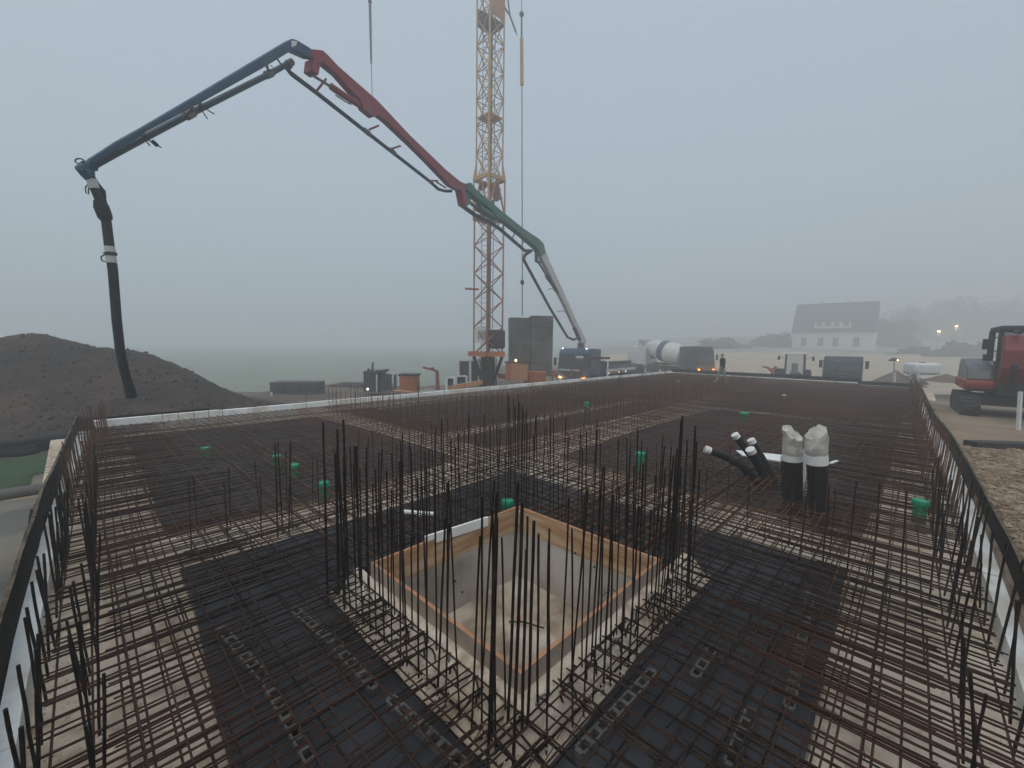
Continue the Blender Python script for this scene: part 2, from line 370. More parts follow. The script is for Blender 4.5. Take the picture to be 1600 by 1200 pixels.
membrane([(0.46, 0.31), (2.6, 0.28), (5.44, 0.36), (5.46, 5.2), (3.1, 5.12), (1.3, 5.17), (0.63, 5.22), (0.58, 4.0), (0.5, 3.1), (0.45, 2.2)],
         [(1.45, 1.42), (1.62, 1.29), (2.2, 1.30), (2.8, 1.34), (4.28, 1.32), (4.2, 1.55), (3.69, 1.57), (3.69, 3.41), (1.72, 3.41), (1.62, 3.72), (1.50, 3.70), (1.45, 3.0), (1.44, 2.2)], 1, label='dark membrane field around the lift pit')
membrane([(0.66, 6.28), (2.7, 6.16), (5.3, 6.6), (5.35, 9.6), (5.1, 13.2), (0.75, 13.3), (0.75, 10)], seed=2, label='dark membrane field with green caps at the left')
membrane([(6.66, 0.33), (10.4, 0.21), (16.6, 0.22), (16.6, 5.4), (10, 5.35), (6.9, 5.2), (6.72, 2.5)], seed=3, step=.3, label='dark membrane field under the black conduits')
membrane([(17.4, 0.2), (32.4, 0.3), (32.4, 6.0), (17.4, 5.9)], seed=4, step=.6, label='far dark membrane field on the right')
membrane([(6.4, 6.75), (16.6, 6.9), (16.6, 8.2), (6.4, 8.1)], seed=5, step=.4, label='narrow dark membrane field between two rows of bars')
membrane([(6.3, 8.85), (16.6, 9.0), (16.6, 13.3), (6.2, 13.3)], seed=6, step=.5, label='dark membrane field before the crane side edge')
membrane([(17.4, 7.0), (32.6, 7.2), (32.6, 13.4), (17.4, 13.4)], seed=8, step=.7, label='farthest dark membrane field before the trucks')
# ================================================================ lift pit
pit = empty('lift_pit', (2.7, 2.47, -0.8), 0, 'square lift pit of grey concrete with brown plank frame on top', 'pit')
T = 0.032
m = MB(); m.bb((PX0 + .003, PY0, -0.95), (PX0 + T, PY1, -0.145)); m.build('wall', MT['concrete'], pit, smooth=0)
m = MB(); m.bb((PX1 - T, PY0, -0.95), (PX1 - .003, PY1, -0.145)); m.build('wall', MT['concrete'], pit, smooth=0)
m = MB(); m.bb((PX0 + T, PY0 + .003, -0.95), (PX1 - T, PY0 + T, -0.145)); m.build('wall', MT['concrete'], pit, smooth=0)
m = MB(); m.bb((PX0 + T, PY1 - T, -0.95), (PX1 - T, PY1 - .003, -0.145)); m.build('wall', MT['concrete'], pit, smooth=0)
m = MB()
nf = 26; vs = []
for i in range(nf):
    for j in range(nf):
        x = PX0 + T - .01 + (PX1 - PX0 - 2 * T + .02) * i / (nf - 1); y = PY0 + T - .01 + (PY1 - PY0 - 2 * T + .02) * j / (nf - 1)
        e = max(0, .18 - min(PX1 - T - x, PY1 - T - y)) * .35
        vs.append((x, y, -0.79 + e + .035 * noise.noise(Vector((x * 3, y * 3, 0))) + .015 * noise.noise(Vector((x * 11, y * 11, 0)))))
m.add(vs, [(i * nf + j, (i + 1) * nf + j, (i + 1) * nf + j + 1, i * nf + j + 1) for i in range(nf - 1) for j in range(nf - 1)])
m.build('floor', MT['pitfloor'], pit, smooth=60)
t = 0.03; zt, zb = 0.145, -0.14
def plank(a, b, out):
    """plank lining from a to b (xy), its outer face on the side 'out', cement stained outside, reddish top edge"""
    a, b, out = Vector((*a, 0)), Vector((*b, 0)), Vector((*out, 0)); m = MB()
    n = 9; rows = []
    for i in range(n + 1):
        c = a + (b - a) * (i / n); w = .006 * noise.noise(Vector((i * .7, a.x * 3, a.y * 3)))
        rows.append([c + out * (t / 2) + Vector((0, 0, zb)), c + out * (t / 2) + Vector((0, 0, zt + w)), c - out * (t / 2) + Vector((0, 0, zt + w)), c - out * (t / 2) + Vector((0, 0, zb))])
    for i in range(n):
        p, q = rows[i], rows[i + 1]
        m.cur = 2; m.add([p[0], p[1], q[1], q[0]], [(0, 1, 2, 3)])
        m.cur = 1; m.add([p[1], p[2], q[2], q[1]], [(0, 1, 2, 3)])
        m.cur = 0; m.add([p[2], p[3], q[3], q[2]], [(0, 1, 2, 3)])
    m.cur = 0; m.add(rows[0], [(0, 1, 2, 3)]); m.add(rows[-1], [(0, 1, 2, 3)])
    return m.build('plank', [MT['plank'], MT['plank_red'], MT['plank_out']], pit, smooth=0)
h = -t / 2
plank((PX0 - h, PY0), (PX0 - h, PY1), (-1, 0)); plank((PX1 + h, PY0), (PX1 + h, PY1), (1, 0))
plank((PX0 + t + .001, PY0 - h), (PX1 - t - .001, PY0 - h), (0, -1)); plank((PX0 + t + .001, PY1 + h), (PX1 - t - .001, PY1 + h), (0, 1))
m = MB(); m.bb((PX1 - .10, PY1 - .10, -.045), (PX1 - .034, PY1 - .034, .11)); m.build('corner_block', MT['plank_out'], pit, smooth=0)
for k in range(10):
    fx, fy = random.uniform(.1, .9), random.uniform(-.6, -.1); m = MB()
    if k % 2: m.lathe([(.011, 0), (.011, .01)], (PX0 + T + fx * 1.6, PY1 - T + .001, fy), 8, (0, -1, 0))
    else: m.lathe([(.011, 0), (.011, .01)], (PX1 - T + .001, PY0 + T + fx * 1.5, fy), 8, (-1, 0, 0))
    m.build('tie_hole', MT['black'], pit)
p = GP(811, 965, -.74)
red = MB(); red.lathe([(.018, 0), (.02, .035), (.013, .05), (0.0, .055)], (p.x, p.y, -.775), 10)
MT['redplastic'] = material('red_plastic', (0.7, 0.07, 0.02), 0.5)
tag(red.build('cap', MT['redplastic']), 'small bright red plastic cap on the pit floor', 'cap')
m = MB(); p = GP(795, 975, -.78); q = GP(850, 985, -.78); m.tube([(p.x, p.y, -.755), ((p.x + q.x) / 2, (p.y + q.y) / 2 + .05, -.745), (q.x, q.y, -.755)], .008, 6)
tag(m.build('wire_offcut', MT['rust_dark']), 'bent dark wire offcut lying on the pit floor', 'wire')
# ================================================================ foam edging and formwork boards
def edge_run(name, label, pts_in, pts_out, z_top, z_bot, mat, cat, plen=2.5, group=None, tops=None, jitter=0.004, piece='panel'):
    """run of pieces between two offset lines; pts_* are functions s -> xy point, cut in pieces of about plen"""
    f_in, f_out, L0, L1 = pts_in, pts_out, *tops
    root = empty(name, (*f_in((L0 + L1) / 2), z_bot), 0, label, cat, group)
    n = max(1, round((L1 - L0) / plen))
    for k in range(n):
        a, b = L0 + (L1 - L0) * k / n + .004, L0 + (L1 - L0) * (k + 1) / n - .004
        dz = random.uniform(-jitter, jitter); m = MB(); sub = 5; rows = []
        for i in range(sub + 1):
            s = a + (b - a) * i / sub; pi, po = Vector((*f_in(s), 0)), Vector((*f_out(s), 0))
            rows.append([pi + UP * z_bot, pi + UP * (z_top + dz), po + UP * (z_top + dz), po + UP * z_bot])
        for i in range(sub):
            p, q = rows[i], rows[i + 1]
            for e in range(4):
                m.cur = 1 if e == 1 else 0
                m.add([p[e], p[(e + 1) % 4], q[(e + 1) % 4], q[e]], [(0, 1, 2, 3)])
        m.cur = 0; m.add(rows[0], [(0, 1, 2, 3)]); m.add(rows[-1], [(3, 2, 1, 0)])
        m.build(piece, mat, root, smooth=30)
    return root
X2 = [MT['xps'], MT['xps']]; B2 = [MT['board'], MT['boardtop']]
wav = lambda s, a, f, o: a * noise.noise(Vector((s * f, o, 0)))
edge_run('foam_edging', 'white foam edging blocks along the right slab edge', lambda s: (s, interp(RIN, s)), lambda s: (s, interp(ROUT, s) + .035), -.09, -.40, X2, 'foam edging', 2.4, tops=(1.2, 33.3), piece='foam_block')
edge_run('formwork_boards', 'dark formwork boards with pale top edge along the gravel', lambda s: (s, interp(ROUT, s) + .028 + wav(s, .02, .5, 1)), lambda s: (s, interp(ROUT, s) + wav(s, .02, .5, 1)), 0.25, -.6, B2, 'formwork', 3.6, tops=(1.2, 33.6), piece='form_board')
edge_run('foam_edging', 'white foam edging blocks along the left slab edge', lambda s: (interp(LIN, s), s), lambda s: (interp(LOUT, s) + .035, s), -.09, -.40, X2, 'foam edging', 2.1, tops=(1.2, 14.1), piece='foam_block')
edge_run('formwork_boards', 'dark formwork boards along the left slab edge beside grey fleece', lambda s: (interp(LOUT, s) + .028 + wav(s, .03, .7, 3), s), lambda s: (interp(LOUT, s) + wav(s, .03, .7, 3), s), 0.25, -.7, B2, 'formwork', 2.6, tops=(1.2, 14.42), piece='form_board')
edge_run('foam_edging', 'long white foam edging on the crane side of the slab', lambda s: (s, YB + wav(s, .02, .3, 5)), lambda s: (s, YB + .17 + wav(s, .02, .3, 5)), 0.125, -.40, X2, 'foam edging', 2.5, tops=(0.26, 33.4), jitter=.012, piece='foam_block')
edge_run('formwork_boards', 'dark board behind the white foam at the left slab corner', lambda s: (s, YB + .18), lambda s: (s, YB + .21), 0.19, -.9, B2, 'formwork', 3, tops=(-0.03, 2.6), piece='form_board')
edge_run('formwork_boards', 'low dark boards behind the foam on the crane side', lambda s: (s, YB + .20), lambda s: (s, YB + .23), 0.045, -.9, B2, 'formwork', 4, tops=(2.7, 33.6), piece='form_board')
edge_run('foam_edging', 'white foam edging on the far slab edge below the trucks', lambda s: (XF, s), lambda s: (XF + .15, s), 0.05, -.40, X2, 'foam edging', 2.4, tops=(2.5, 14.2), piece='foam_block')
edge_run('formwork_boards', 'dark boards on the far slab edge below the tractor', lambda s: (XF + .16, s), lambda s: (XF + .19, s), 0.30, -1, B2, 'formwork', 3, tops=(2.4, 14.3), piece='form_board')
edge_run('foam_edging', 'short white foam edging at the stepped far right corner', lambda s: (XF2, s), lambda s: (XF2 + .12, s), 0.02, -.40, X2, 'foam edging', 1.4, tops=(-0.1, 2.3), piece='foam_block')
edge_run('formwork_boards', 'dark boards at the stepped far right slab corner', lambda s: (XF2 + .13, s), lambda s: (XF2 + .16, s), 0.24, -1, B2, 'formwork', 3, tops=(-0.2, 2.42), piece='form_board')

# crumbs of concrete and tie wire lying in the pale strips
cr = MB(); rq = random.Random(21)
for k in range(5200):
    w = rq.random(); s = rq.uniform(.004, .013) if rq.random() < .93 else rq.uniform(.014, .026)
    if w < .35: y = rq.uniform(1.5, 9); x = interp(LIN, y) + rq.random() * .8; z = ZB
    elif w < .7: x = rq.uniform(2, 11); y = interp(RIN, x) + rq.random() * .9; z = ZB
    elif w < .85: x, y, z = rq.uniform(.7, 5.4), rq.uniform(5.25, 6.2), ZB
    else:
        x, y, z = (rq.uniform(1.42, 1.72), rq.uniform(1.3, 3.6), -.11) if rq.random() < .5 else (rq.uniform(1.6, 4.2), rq.uniform(1.28, 1.54), -.11)
    c = Vector((x, y, z + s * .3)); R = Matrix.Rotation(rq.uniform(0, 6.3), 3, 'Z') @ Matrix.Rotation(rq.uniform(-.6, .6), 3, 'X')
    cr.add([c + R @ Vector((-s, -s * .7, -s * .4)), c + R @ Vector((s, -s * .6, -s * .4)), c + R @ Vector((.1 * s, s * .9, -s * .4)), c + R @ Vector((0, 0, s * .7))], [(0, 1, 2), (0, 1, 3), (1, 2, 3), (2, 0, 3)])
tag(cr.build('concrete_crumbs', MT['blinding'], smooth=0), 'loose crumbs of concrete scattered in the pale strips', kind='stuff')
# backfill between the terrain and the formwork boards
m = MB(); vs = []; xs_ = [1 + .4 * i for i in range(81)]
for x in xs_: vs += [(x, -1.35, gz(x, -1.35) + .012), (x, interp(ROUT, x) - .004, gz(x, -1.0) + .012)]
m.add(vs, [(2 * i, 2 * i + 2, 2 * i + 3, 2 * i + 1) for i in range(80) if xs_[i] > 12.8])
tag(m.build('backfill', MT['sand'], smooth=60), 'sandy backfill against the far right formwork', kind='structure')
m = MB(); vs = []; ys_ = [1 + .3 * i for i in range(46)]
for y in ys_: vs += [(-.75, y, gz(-.75, y) + .012), (interp(LOUT, y) - .004, y, gz(-.6, y) + .012)]
m.add(vs, [(2 * i, 2 * i + 2, 2 * i + 3, 2 * i + 1) for i in range(45)])
tag(m.build('backfill', MT['fleece'], smooth=60), 'fleece covered backfill against the left formwork', kind='structure')
# ================================================================ reinforcement mesh
rb = random.Random(11)
def clip_pit(a0, a1, c, lo, hi, clo, chi):
    if clo < c < chi: return [(a0, lo), (hi, a1)]
    return [(a0, a1)]
def xbar(m, y, x0, x1, z, r, wob=.008):
    for a, b in clip_pit(x0, x1, y, PX0 - .07, PX1 + .07, PY0 - .06, PY1 + .06):
        if b - a < .1: continue
        n = max(2, int((b - a) / 1.6)); o = rb.uniform(0, 99)
        m.tube([(a + (b - a) * i / n, y + wob * noise.noise(Vector((i * .6, o, 0))) * 2, z + wob * noise.noise(Vector((i * .7, o, 9)))) for i in range(n + 1)], r, 5)
def ybar(m, x, y0, y1, z, r, wob=.008):
    for a, b in clip_pit(y0, y1, x, PY0 - .07, PY1 + .07, PX0 - .06, PX1 + .06):
        if b - a < .1: continue
        n = max(2, int((b - a) / 1.6)); o = rb.uniform(0, 99)
        m.tube([(x + wob * noise.noise(Vector((i * .6, o, 0))) * 2, a + (b - a) * i / n, z + wob * noise.noise(Vector((i * .7, o, 9)))) for i in range(n + 1)], r, 5)
def in_off(): return rb.uniform(-.02, .02)
top = MB(); bot = MB(); topn = MB()
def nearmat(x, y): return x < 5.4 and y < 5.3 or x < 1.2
# mats: laid in fields with laps, so lines double up and stop unevenly
for lay, z, mm in (('t', 0.0, top), ('b', -0.165, bot)):
    y = 0.05
    while y < 13.9:
        x = 0.0 + rb.uniform(0, .1)
        while x < 33:
            L = rb.uniform(4.4, 6.2)
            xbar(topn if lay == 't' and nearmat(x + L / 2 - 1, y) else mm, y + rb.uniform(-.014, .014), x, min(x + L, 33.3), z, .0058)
            x += L - rb.uniform(.25, .5)
        y += (0.10 if rb.random() < .8 else .15) if lay == 't' else .2
    x = 0.15
    while x < 33.2:
        yy = -.3 + rb.uniform(0, .1)
        while yy < 13.9:
            L = rb.uniform(4.2, 6.2)
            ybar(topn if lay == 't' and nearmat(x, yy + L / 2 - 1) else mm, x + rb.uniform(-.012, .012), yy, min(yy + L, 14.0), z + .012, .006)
            yy += L - rb.uniform(.25, .5)
        x += .15 if lay == 't' else .25
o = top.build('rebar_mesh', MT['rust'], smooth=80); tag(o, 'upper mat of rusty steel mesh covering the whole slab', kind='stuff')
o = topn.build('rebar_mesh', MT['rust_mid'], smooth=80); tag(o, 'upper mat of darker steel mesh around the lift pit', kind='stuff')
o = bot.build('rebar_mesh', MT['rust_dark'], smooth=80); tag(o, 'lower mat of dark steel mesh close above the membrane', kind='stuff')
# heavier bars over the strips along both edges
eL = MB(); y = 1.3
while y < 13.9:
    k = rb.choice((1, 2, 2, 3))
    for q in range(k):
        yy = y + q * rb.uniform(.012, .05); x0 = interp(LIN, yy) + rb.uniform(.03, .12); s = rb.uniform(-.03, .03)
        x1 = rb.uniform(.6, .95) if rb.random() < .5 else rb.uniform(1.1, 1.7); r = rb.choice((.006, .007, .008)); z = rb.uniform(-.05, .02)
        eL.tube([(x0, yy, z), ((x0 + x1) / 2, yy + s * .5, z + .005), (x1, yy + s, z + rb.uniform(-.01, .01))], r, 5)
    y += rb.uniform(.08, .17)
for x in (-.2, -.08, .04, .14, .25, .36, .47):
    for z in (-.03,):
        yy = 1.2
        while yy < 13.8:
            L = rb.uniform(2.5, 5.5); xx = x + in_off(); s = interp(LIN, yy) + .33; s2 = interp(LIN, min(yy + L, 14)) + .33
            eL.tube([(xx + s, yy, z), (xx + s2 + in_off() * .5, min(yy + L, 13.95), z)], .0065, 5); yy += L - .4
tag(eL.build('edge_bars', MT['rust_mid'], smooth=80), 'dense bundled bars lying across the pale strip along the left edge', kind='stuff')
eR = MB(); x = 1.3
while x < 33:
    k = rb.choice((1, 2, 2, 3))
    for q in range(k):
        xx = x + q * rb.uniform(.012, .05); y0 = interp(RIN, xx) + rb.uniform(.03, .12); s = rb.uniform(-.03, .03)
        y1 = rb.uniform(.45, .8) if rb.random() < .5 else rb.uniform(.9, 1.5); r = rb.choice((.006, .007, .008)); z = rb.uniform(-.05, .02)
        eR.tube([(xx, y0, z), (xx + s * .5, (y0 + y1) / 2, z + .005), (xx + s, y1, z + rb.uniform(-.01, .01))], r, 5)
    x += rb.uniform(.07, .15)
for yq in (-.25, -.13, -.02, .09, .2, .31, .43):
    for z in (-.03,):
        xx = 1.2
        while xx < 33:
            L = rb.uniform(2.5, 5.5); yo = yq + in_off(); s = interp(RIN, xx) + .3; s2 = interp(RIN, min(xx + L, 33)) + .3
            eR.tube([(xx, yo + s * .8, z), (min(xx + L, 33.1), yo + s2 * .8 + in_off() * .5, z)], .0065, 5); xx += L - .4
tag(eR.build('edge_bars', MT['rust_mid'], smooth=80), 'dense bundled bars lying across the pale strip along the right edge', kind='stuff')
# extra bars in the inner strips, tied lattice supports between the two mats
eS = MB()
for k in range(5):
    xbar(eS, 5.25 + k * .22 + in_off(), .7, 33, -.10 - .04 * (k % 2), .0065); ybar(eS, 5.5 + k * .22 + in_off(), .4, 13.8, -.09 - .04 * (k % 2), .0065)
    if k < 5: xbar(eS, 8.3 + k * .12 + in_off(), 6.5, 33, -.10, .0065)
yy = .5
while yy < 13.6:
    eS.tube([(5.45 + in_off(), yy, .01), (6.65 + in_off(), yy + in_off(), .01)], .0065, 5); yy += rb.uniform(.14, .24)
xx = .7
while xx < 32:
    eS.tube([(xx, 5.15 + in_off(), .012), (xx + in_off(), 6.4 + in_off(), .012)], .0065, 5); xx += rb.uniform(.14, .24)
for k in range(70):                                                     # zigzag snake supports on the membrane
    x, y = rb.uniform(.7, 5.2), rb.uniform(.5, 5.0)
    if PX0 - .4 < x < PX1 + .2 and PY0 - .4 < y < PY1 + .2: continue
    n = 7; d = Vector((0, 1, 0)) if rb.random() < .5 else Vector((1, 0, 0)); sd = Vector((d.y, d.x, 0))
    eS.tube([Vector((x, y, 0)) + d * (i * .13) + sd * (.02 * (-1) ** i) + UP * (-.015 if i % 2 else -.15) for i in range(n)], .0035, 4)
for k in range(220):
    x, y = rb.uniform(5.2, 30), rb.uniform(.3, 13.5); n = 5
    eS.tube([Vector((x + i * .13, y, -.01 if i % 2 else -.14)) for i in range(n)], .004, 4)
tag(eS.build('strip_bars', MT['rust_red'], smooth=80), 'reddish extra bars and zigzag supports within the inner strips', kind='stuff')
# ring beam bars round the pit
ring = MB()
for k, off in enumerate((.06, .20)):
    z = (-.03, -.13)[k % 2]
    ring.tube([(PX0 - off - .02, PY0 - .45, z), (PX0 - off - .02 + in_off() * .5, PY1 + .45, z)], .0085, 6)
    ring.tube([(PX0 - .45, PY0 - off - .02, z), (PX1 + .55, PY0 - off - .02 + in_off() * .5, z)], .0085, 6)
    ring.tube([(PX1 + off + .03, PY0 - .4, z), (PX1 + off + .03, PY1 + .5, z)], .008, 5); ring.tube([(PX0 - .3, PY1 + off + .03, z), (PX1 + .4, PY1 + off + .03, z)], .008, 5)
for k in range(18):
    s = rb.uniform(.0, 1)
    a = Vector((PX0 - .05, PY0 - .3 + s * 2.3, rb.uniform(-.04, .0))); ring.tube([a, a + Vector((-rb.uniform(.3, .55), rb.uniform(-.08, .08), rb.uniform(-.02, .02)))], .007, 5)
    a = Vector((PX0 - .3 + s * 2.5, PY0 - .05, rb.uniform(-.04, .0))); ring.tube([a, a + Vector((rb.uniform(-.08, .08), -rb.uniform(.3, .55), rb.uniform(-.02, .02)))], .007, 5)
for k in range(46):                                                     # loose bars laid askew on the mats
    x, y = rb.uniform(.5, 5.0), rb.uniform(.4, 5.0); a = rb.gauss(0, .09) + (0 if rb.random() < .6 else 1.571); L = rb.uniform(.7, 2.4); d = Vector((math.cos(a), math.sin(a), 0)) * L
    p = Vector((x, y, .016 + rb.uniform(0, .012)))
    if any(PX0 - .1 < (p + d * t_).x < PX1 + .1 and PY0 - .1 < (p + d * t_).y < PY1 + .1 for t_ in (0, .25, .5, .75, 1)): continue
    ring.tube([p, p + d * .5 + UP * .006, p + d], .006, 5)
for k in range(1500):                                                   # tie wire twists at the crossings
    x, y = rb.uniform(0, 5.4), rb.uniform(0, 5.4)
    if PX0 - .1 < x < PX1 + .1 and PY0 - .1 < y < PY1 + .1: continue
    x = round(x / .15) * .15; p = Vector((x, y, .012)); q = Vector((rb.uniform(-.02, .02), rb.uniform(-.02, .02), rb.uniform(.012, .035)))
    ring.tube([p - Vector((.012, 0, 0)), p + Vector((0, 0, .012)), p + q], .0018, 3)
tag(ring.build('ring_bars', MT['rust_dark'], smooth=80), 'tied ring bars, loose bars and wire twists round the lift pit', kind='stuff')
# hairpins standing in the ring strip: individuals
hp = MB(); hp.tube([(0, -.05, -.19), (0, -.05, -.03), (0, -.035, .0), (0, 0, .015), (0, .035, .0), (0, .05, -.03), (0, .05, -.17)], .007, 6)
def hairpin(x, y, rz, tilt, mat):
    m = MB(Matrix.Translation((x, y, 0)) @ Matrix.Rotation(rz, 4, 'Z') @ Matrix.Rotation(tilt, 4, 'X'))
    m.tube([(0, -.05, -.19), (0, -.05, -.03), (0, -.035, .0), (0, 0, .015), (0, .035, .0), (0, .05, -.03), (0, .05, -.17)], .007, 6)
    return m.build('hairpin_bar', mat, smooth=80)
for k in range(13):
    tag(hairpin(PX0 - .10 - .05 * (k % 2), PY0 + .02 + k * .14, rb.uniform(-.4, .4), rb.uniform(-.5, .5), MT['rust_dark'] if k % 4 else MT['grey_bar']), 'bent hairpin bar on the left near side of the lift pit', 'rebar', 'hairpins on the left side of the pit')
for k in range(13):
    tag(hairpin(PX0 + .1 + k * .145, PY0 - .10 - .05 * (k % 2), 1.57 + rb.uniform(-.4, .4), rb.uniform(-.5, .5), MT['rust_dark'] if k % 5 else MT['grey_bar']), 'bent hairpin bar on the right near side of the lift pit', 'rebar', 'hairpins on the right side of the pit')
# ================================================================ starter bars: the 300 nearest are individuals
BARS = []
def bar_at(x, y, h, grp, r=.007, lean=.03, z0=-.19):
    BARS.append((x, y, h, grp, r, rb.gauss(0, lean) + (.06 if grp == 'right edge' else 0), rb.gauss(0, lean) - (.07 if grp == 'left edge' else 0), z0))
# pit, two rows a side
for side in range(4):
    n = 19
    for row in range(2):
        for i in range(n):
            s = (i + .3 + .5 * row + rb.uniform(-.15, .15)) / n; off = .10 + .13 * row
            x, y = [(PX0 - off, PY0 - .12 + s * 2.1), (PX0 - .12 + s * 2.2, PY0 - off), (PX1 + off, PY0 + s * 1.9), (PX0 + s * 1.9, PY1 + off)][side]
            if rb.random() < .08 + .1 * (side > 1): continue
            bar_at(x, y, rb.uniform(1.0, 1.32) if rb.random() < .88 else rb.uniform(.65, .95), ('pit left', 'pit right', 'pit far right', 'pit far left')[side], rb.choice((.006, .0065, .0075)), .02)
for cx, cy_, hh, cg in ((PX0 - .17, PY1 + .1, 1.43, 'corner left'), (PX1 + .26, PY0 - .1, 1.44, 'corner right'), (PX0 - .16, PY0 - .1, 1.36, 'corner near'), (PX1 + .3, PY1 + .25, 1.3, 'corner back')):
    for k in range(5): bar_at(cx + (-.14, -.06, .03, .1, -.02)[k] + rb.uniform(-.02, .02), cy_ + (.06, -.08, .09, -.03, .15)[k] + rb.uniform(-.02, .02), hh - (0, .05, 0, .22, .3)[k], cg, .0095, .012)
# cluster at the strip crossing
for k in range(9): bar_at(5.55 + rb.uniform(-.15, .15), 5.2 + rb.uniform(-.15, .2), rb.uniform(.95, 1.2), 'crossing', .009, .012)
for k in range(14):
    x = .75 + k * .165; bar_at(x, (5.35, 6.0)[k % 2] + in_off(), rb.uniform(.52, .66) if k < 12 else .8, 'left strip', .0075, .03)
for q in ((1.55, 5.25), (1.62, 5.3), (1.66, 5.22)): bar_at(*q, .93, 'left strip', .009, .02)
x = 3.2
while x < 5.3:
    for yv in (5.35, 6.05): bar_at(x + in_off(), yv + in_off(), rb.uniform(.6, .8), 'crossing', .0075, .03)
    x += .16
y = .5
while y < 4.9:
    for xv in (5.6, 6.5):
        if rb.random() < .85: bar_at(xv + in_off(), y + in_off() * 2, rb.uniform(.42, .72), 'conduit strip', .007, .03)
    y += .22
for k in range(6): bar_at(5.3 + in_off() * 2, -.25 + k * .2, rb.uniform(.7, .95), 'conduit strip', .008, .02)
y = 6.6
while y < 13.4:
    for xv in (5.5, 6.2): bar_at(xv + in_off(), y + in_off(), rb.uniform(.62, .78) if not 9.2 < y < 9.5 else 1.1, 'far left strip', .0075, .018)
    y += .3
y = 2.3
while y < 13.9:
    xi = interp(LIN, y)
    bar_at(xi + .08 + in_off(), y + in_off(), rb.uniform(.42, .66), 'left edge', .0085, .018); bar_at(xi + .30 + in_off(), y + .07 + in_off(), rb.uniform(.45, .78), 'left edge', .0075, .018)
    y += .22 if y < 5 else .13 if y < 10 else .18
x = 2.6
while x < 32.8:
    yi = interp(RIN, x)
    bar_at(x + in_off(), yi + .08 + in_off(), rb.uniform(.42, .7) if x < 16 else .6, 'right edge', .0085, .02); bar_at(x + .07 + in_off(), yi + .30 + in_off(), rb.uniform(.42, .74), 'right edge', .0075, .02)
    x += .32 if x < 6 else .15 if x < 14 else .22
x = 6.8
while x < 32.5:
    for yv in ((5.5, 6.2) if x < 26 else ()): bar_at(x + in_off(), yv + in_off() + (x - 6) * .03, rb.uniform(.66, .76), 'far row', .0075, .012)
    if x < 29: bar_at(x + in_off(), 8.55 + in_off() + (x - 9) * .03, rb.uniform(.66, .76), 'far row', .0075, .012); bar_at(x + .1, 8.9 + in_off() + (x - 9) * .03, rb.uniform(.66, .76), 'far row', .0075, .012)
    x += .22
x = .9
while x < 33:
    if rb.random() < (.75 if x < 3 else .25): bar_at(x, YB - .25 + in_off(), rb.uniform(.35, .7), 'crane edge', .0075, .02)
    x += .32
for xx in (19.0, 21.5, 24.5): 
    for k in range(4): bar_at(xx + .1 * k, 10.8 + in_off() * 3, .9, 'far row', .009, .01)
for k in range(4): bar_at(31.2 + .12 * (k % 2), 3.3 + .12 * (k // 2), 1.05, 'far row', .012, .01)
GL = {'pit left': ('dark starter bar in the rows along the near left pit side', 'starter bars on the near left pit side'),
      'pit right': ('dark starter bar in the rows along the near right pit side', 'starter bars on the near right pit side'),
      'pit far left': ('dark starter bar in the rows behind the far left pit side', 'starter bars on the far left pit side'),
      'pit far right': ('dark starter bar in the rows behind the far right pit side', 'starter bars on the far right pit side'),
      'corner left': ('tall thick bar in the bundle at the left pit corner', 'tall bars at the left pit corner'),
      'corner right': ('tall thick bar in the bundle at the right pit corner', 'tall bars at the right pit corner'),
      'corner near': ('tall thick bar in the bundle at the nearest pit corner', 'tall bars at the nearest pit corner'),
      'corner back': ('tall thick bar in the bundle at the back pit corner', 'tall bars at the back pit corner'),
      'crossing': ('starter bar standing where the pale strips cross behind the pit', 'starter bars at the strip crossing'),
      'left strip': ('starter bar in the row on the left pale cross strip', 'starter bars on the left cross strip'),
      'conduit strip': ('starter bar in the pale strip before the black conduits', 'starter bars in front of the conduits'),
      'far left strip': ('thin starter bar in the pale strip behind the green caps', 'starter bars behind the green caps'),
      'left edge': ('short dark starter bar along the left white foam edge', 'starter bars along the left edge'),
      'right edge': ('short dark starter bar along the right white foam edge', 'starter bars along the right edge'),
      'far row': ('thin starter bar in the long rows at mid slab', 'starter bars in the long rows'),
      'crane edge': ('thin starter bar before the white foam on the crane side', 'starter bars on the crane side')}
def show(b):
    d = math.hypot(b[0], b[1]); return b[2] * b[4] / (d * d)
def seen(b):
    v = Vector((b[0], b[1], b[2] - EYE)); c = CAM2W.transposed() @ v
    return c.z > .1 and abs(c.x / c.z) < 1.23 and -1 < c.y / c.z < .95
ordr = sorted([b for b in BARS if seen(b)], key=show, reverse=True)
near, far = ordr[:300], ordr[300:]
bar_mesh = {}
def bar_me(r, sub, mname):
    key = (r, sub, mname)
    if key not in bar_mesh:
        m = MB(); n = 10 if sub else 3; m.tube([(0.0012 * math.sin(i * 1.3), 0.0012 * math.cos(i * .9), i / n) for i in range(n + 1)], [r * (1.0 if i % 2 else .94) for i in range(n + 1)], 6)
        o = m.build('tmp', MT[mname], base=Vector((0, 0, 0)), smooth=80); me = o.data; bpy.data.objects.remove(o); bar_mesh[key] = me
    return bar_mesh[key]
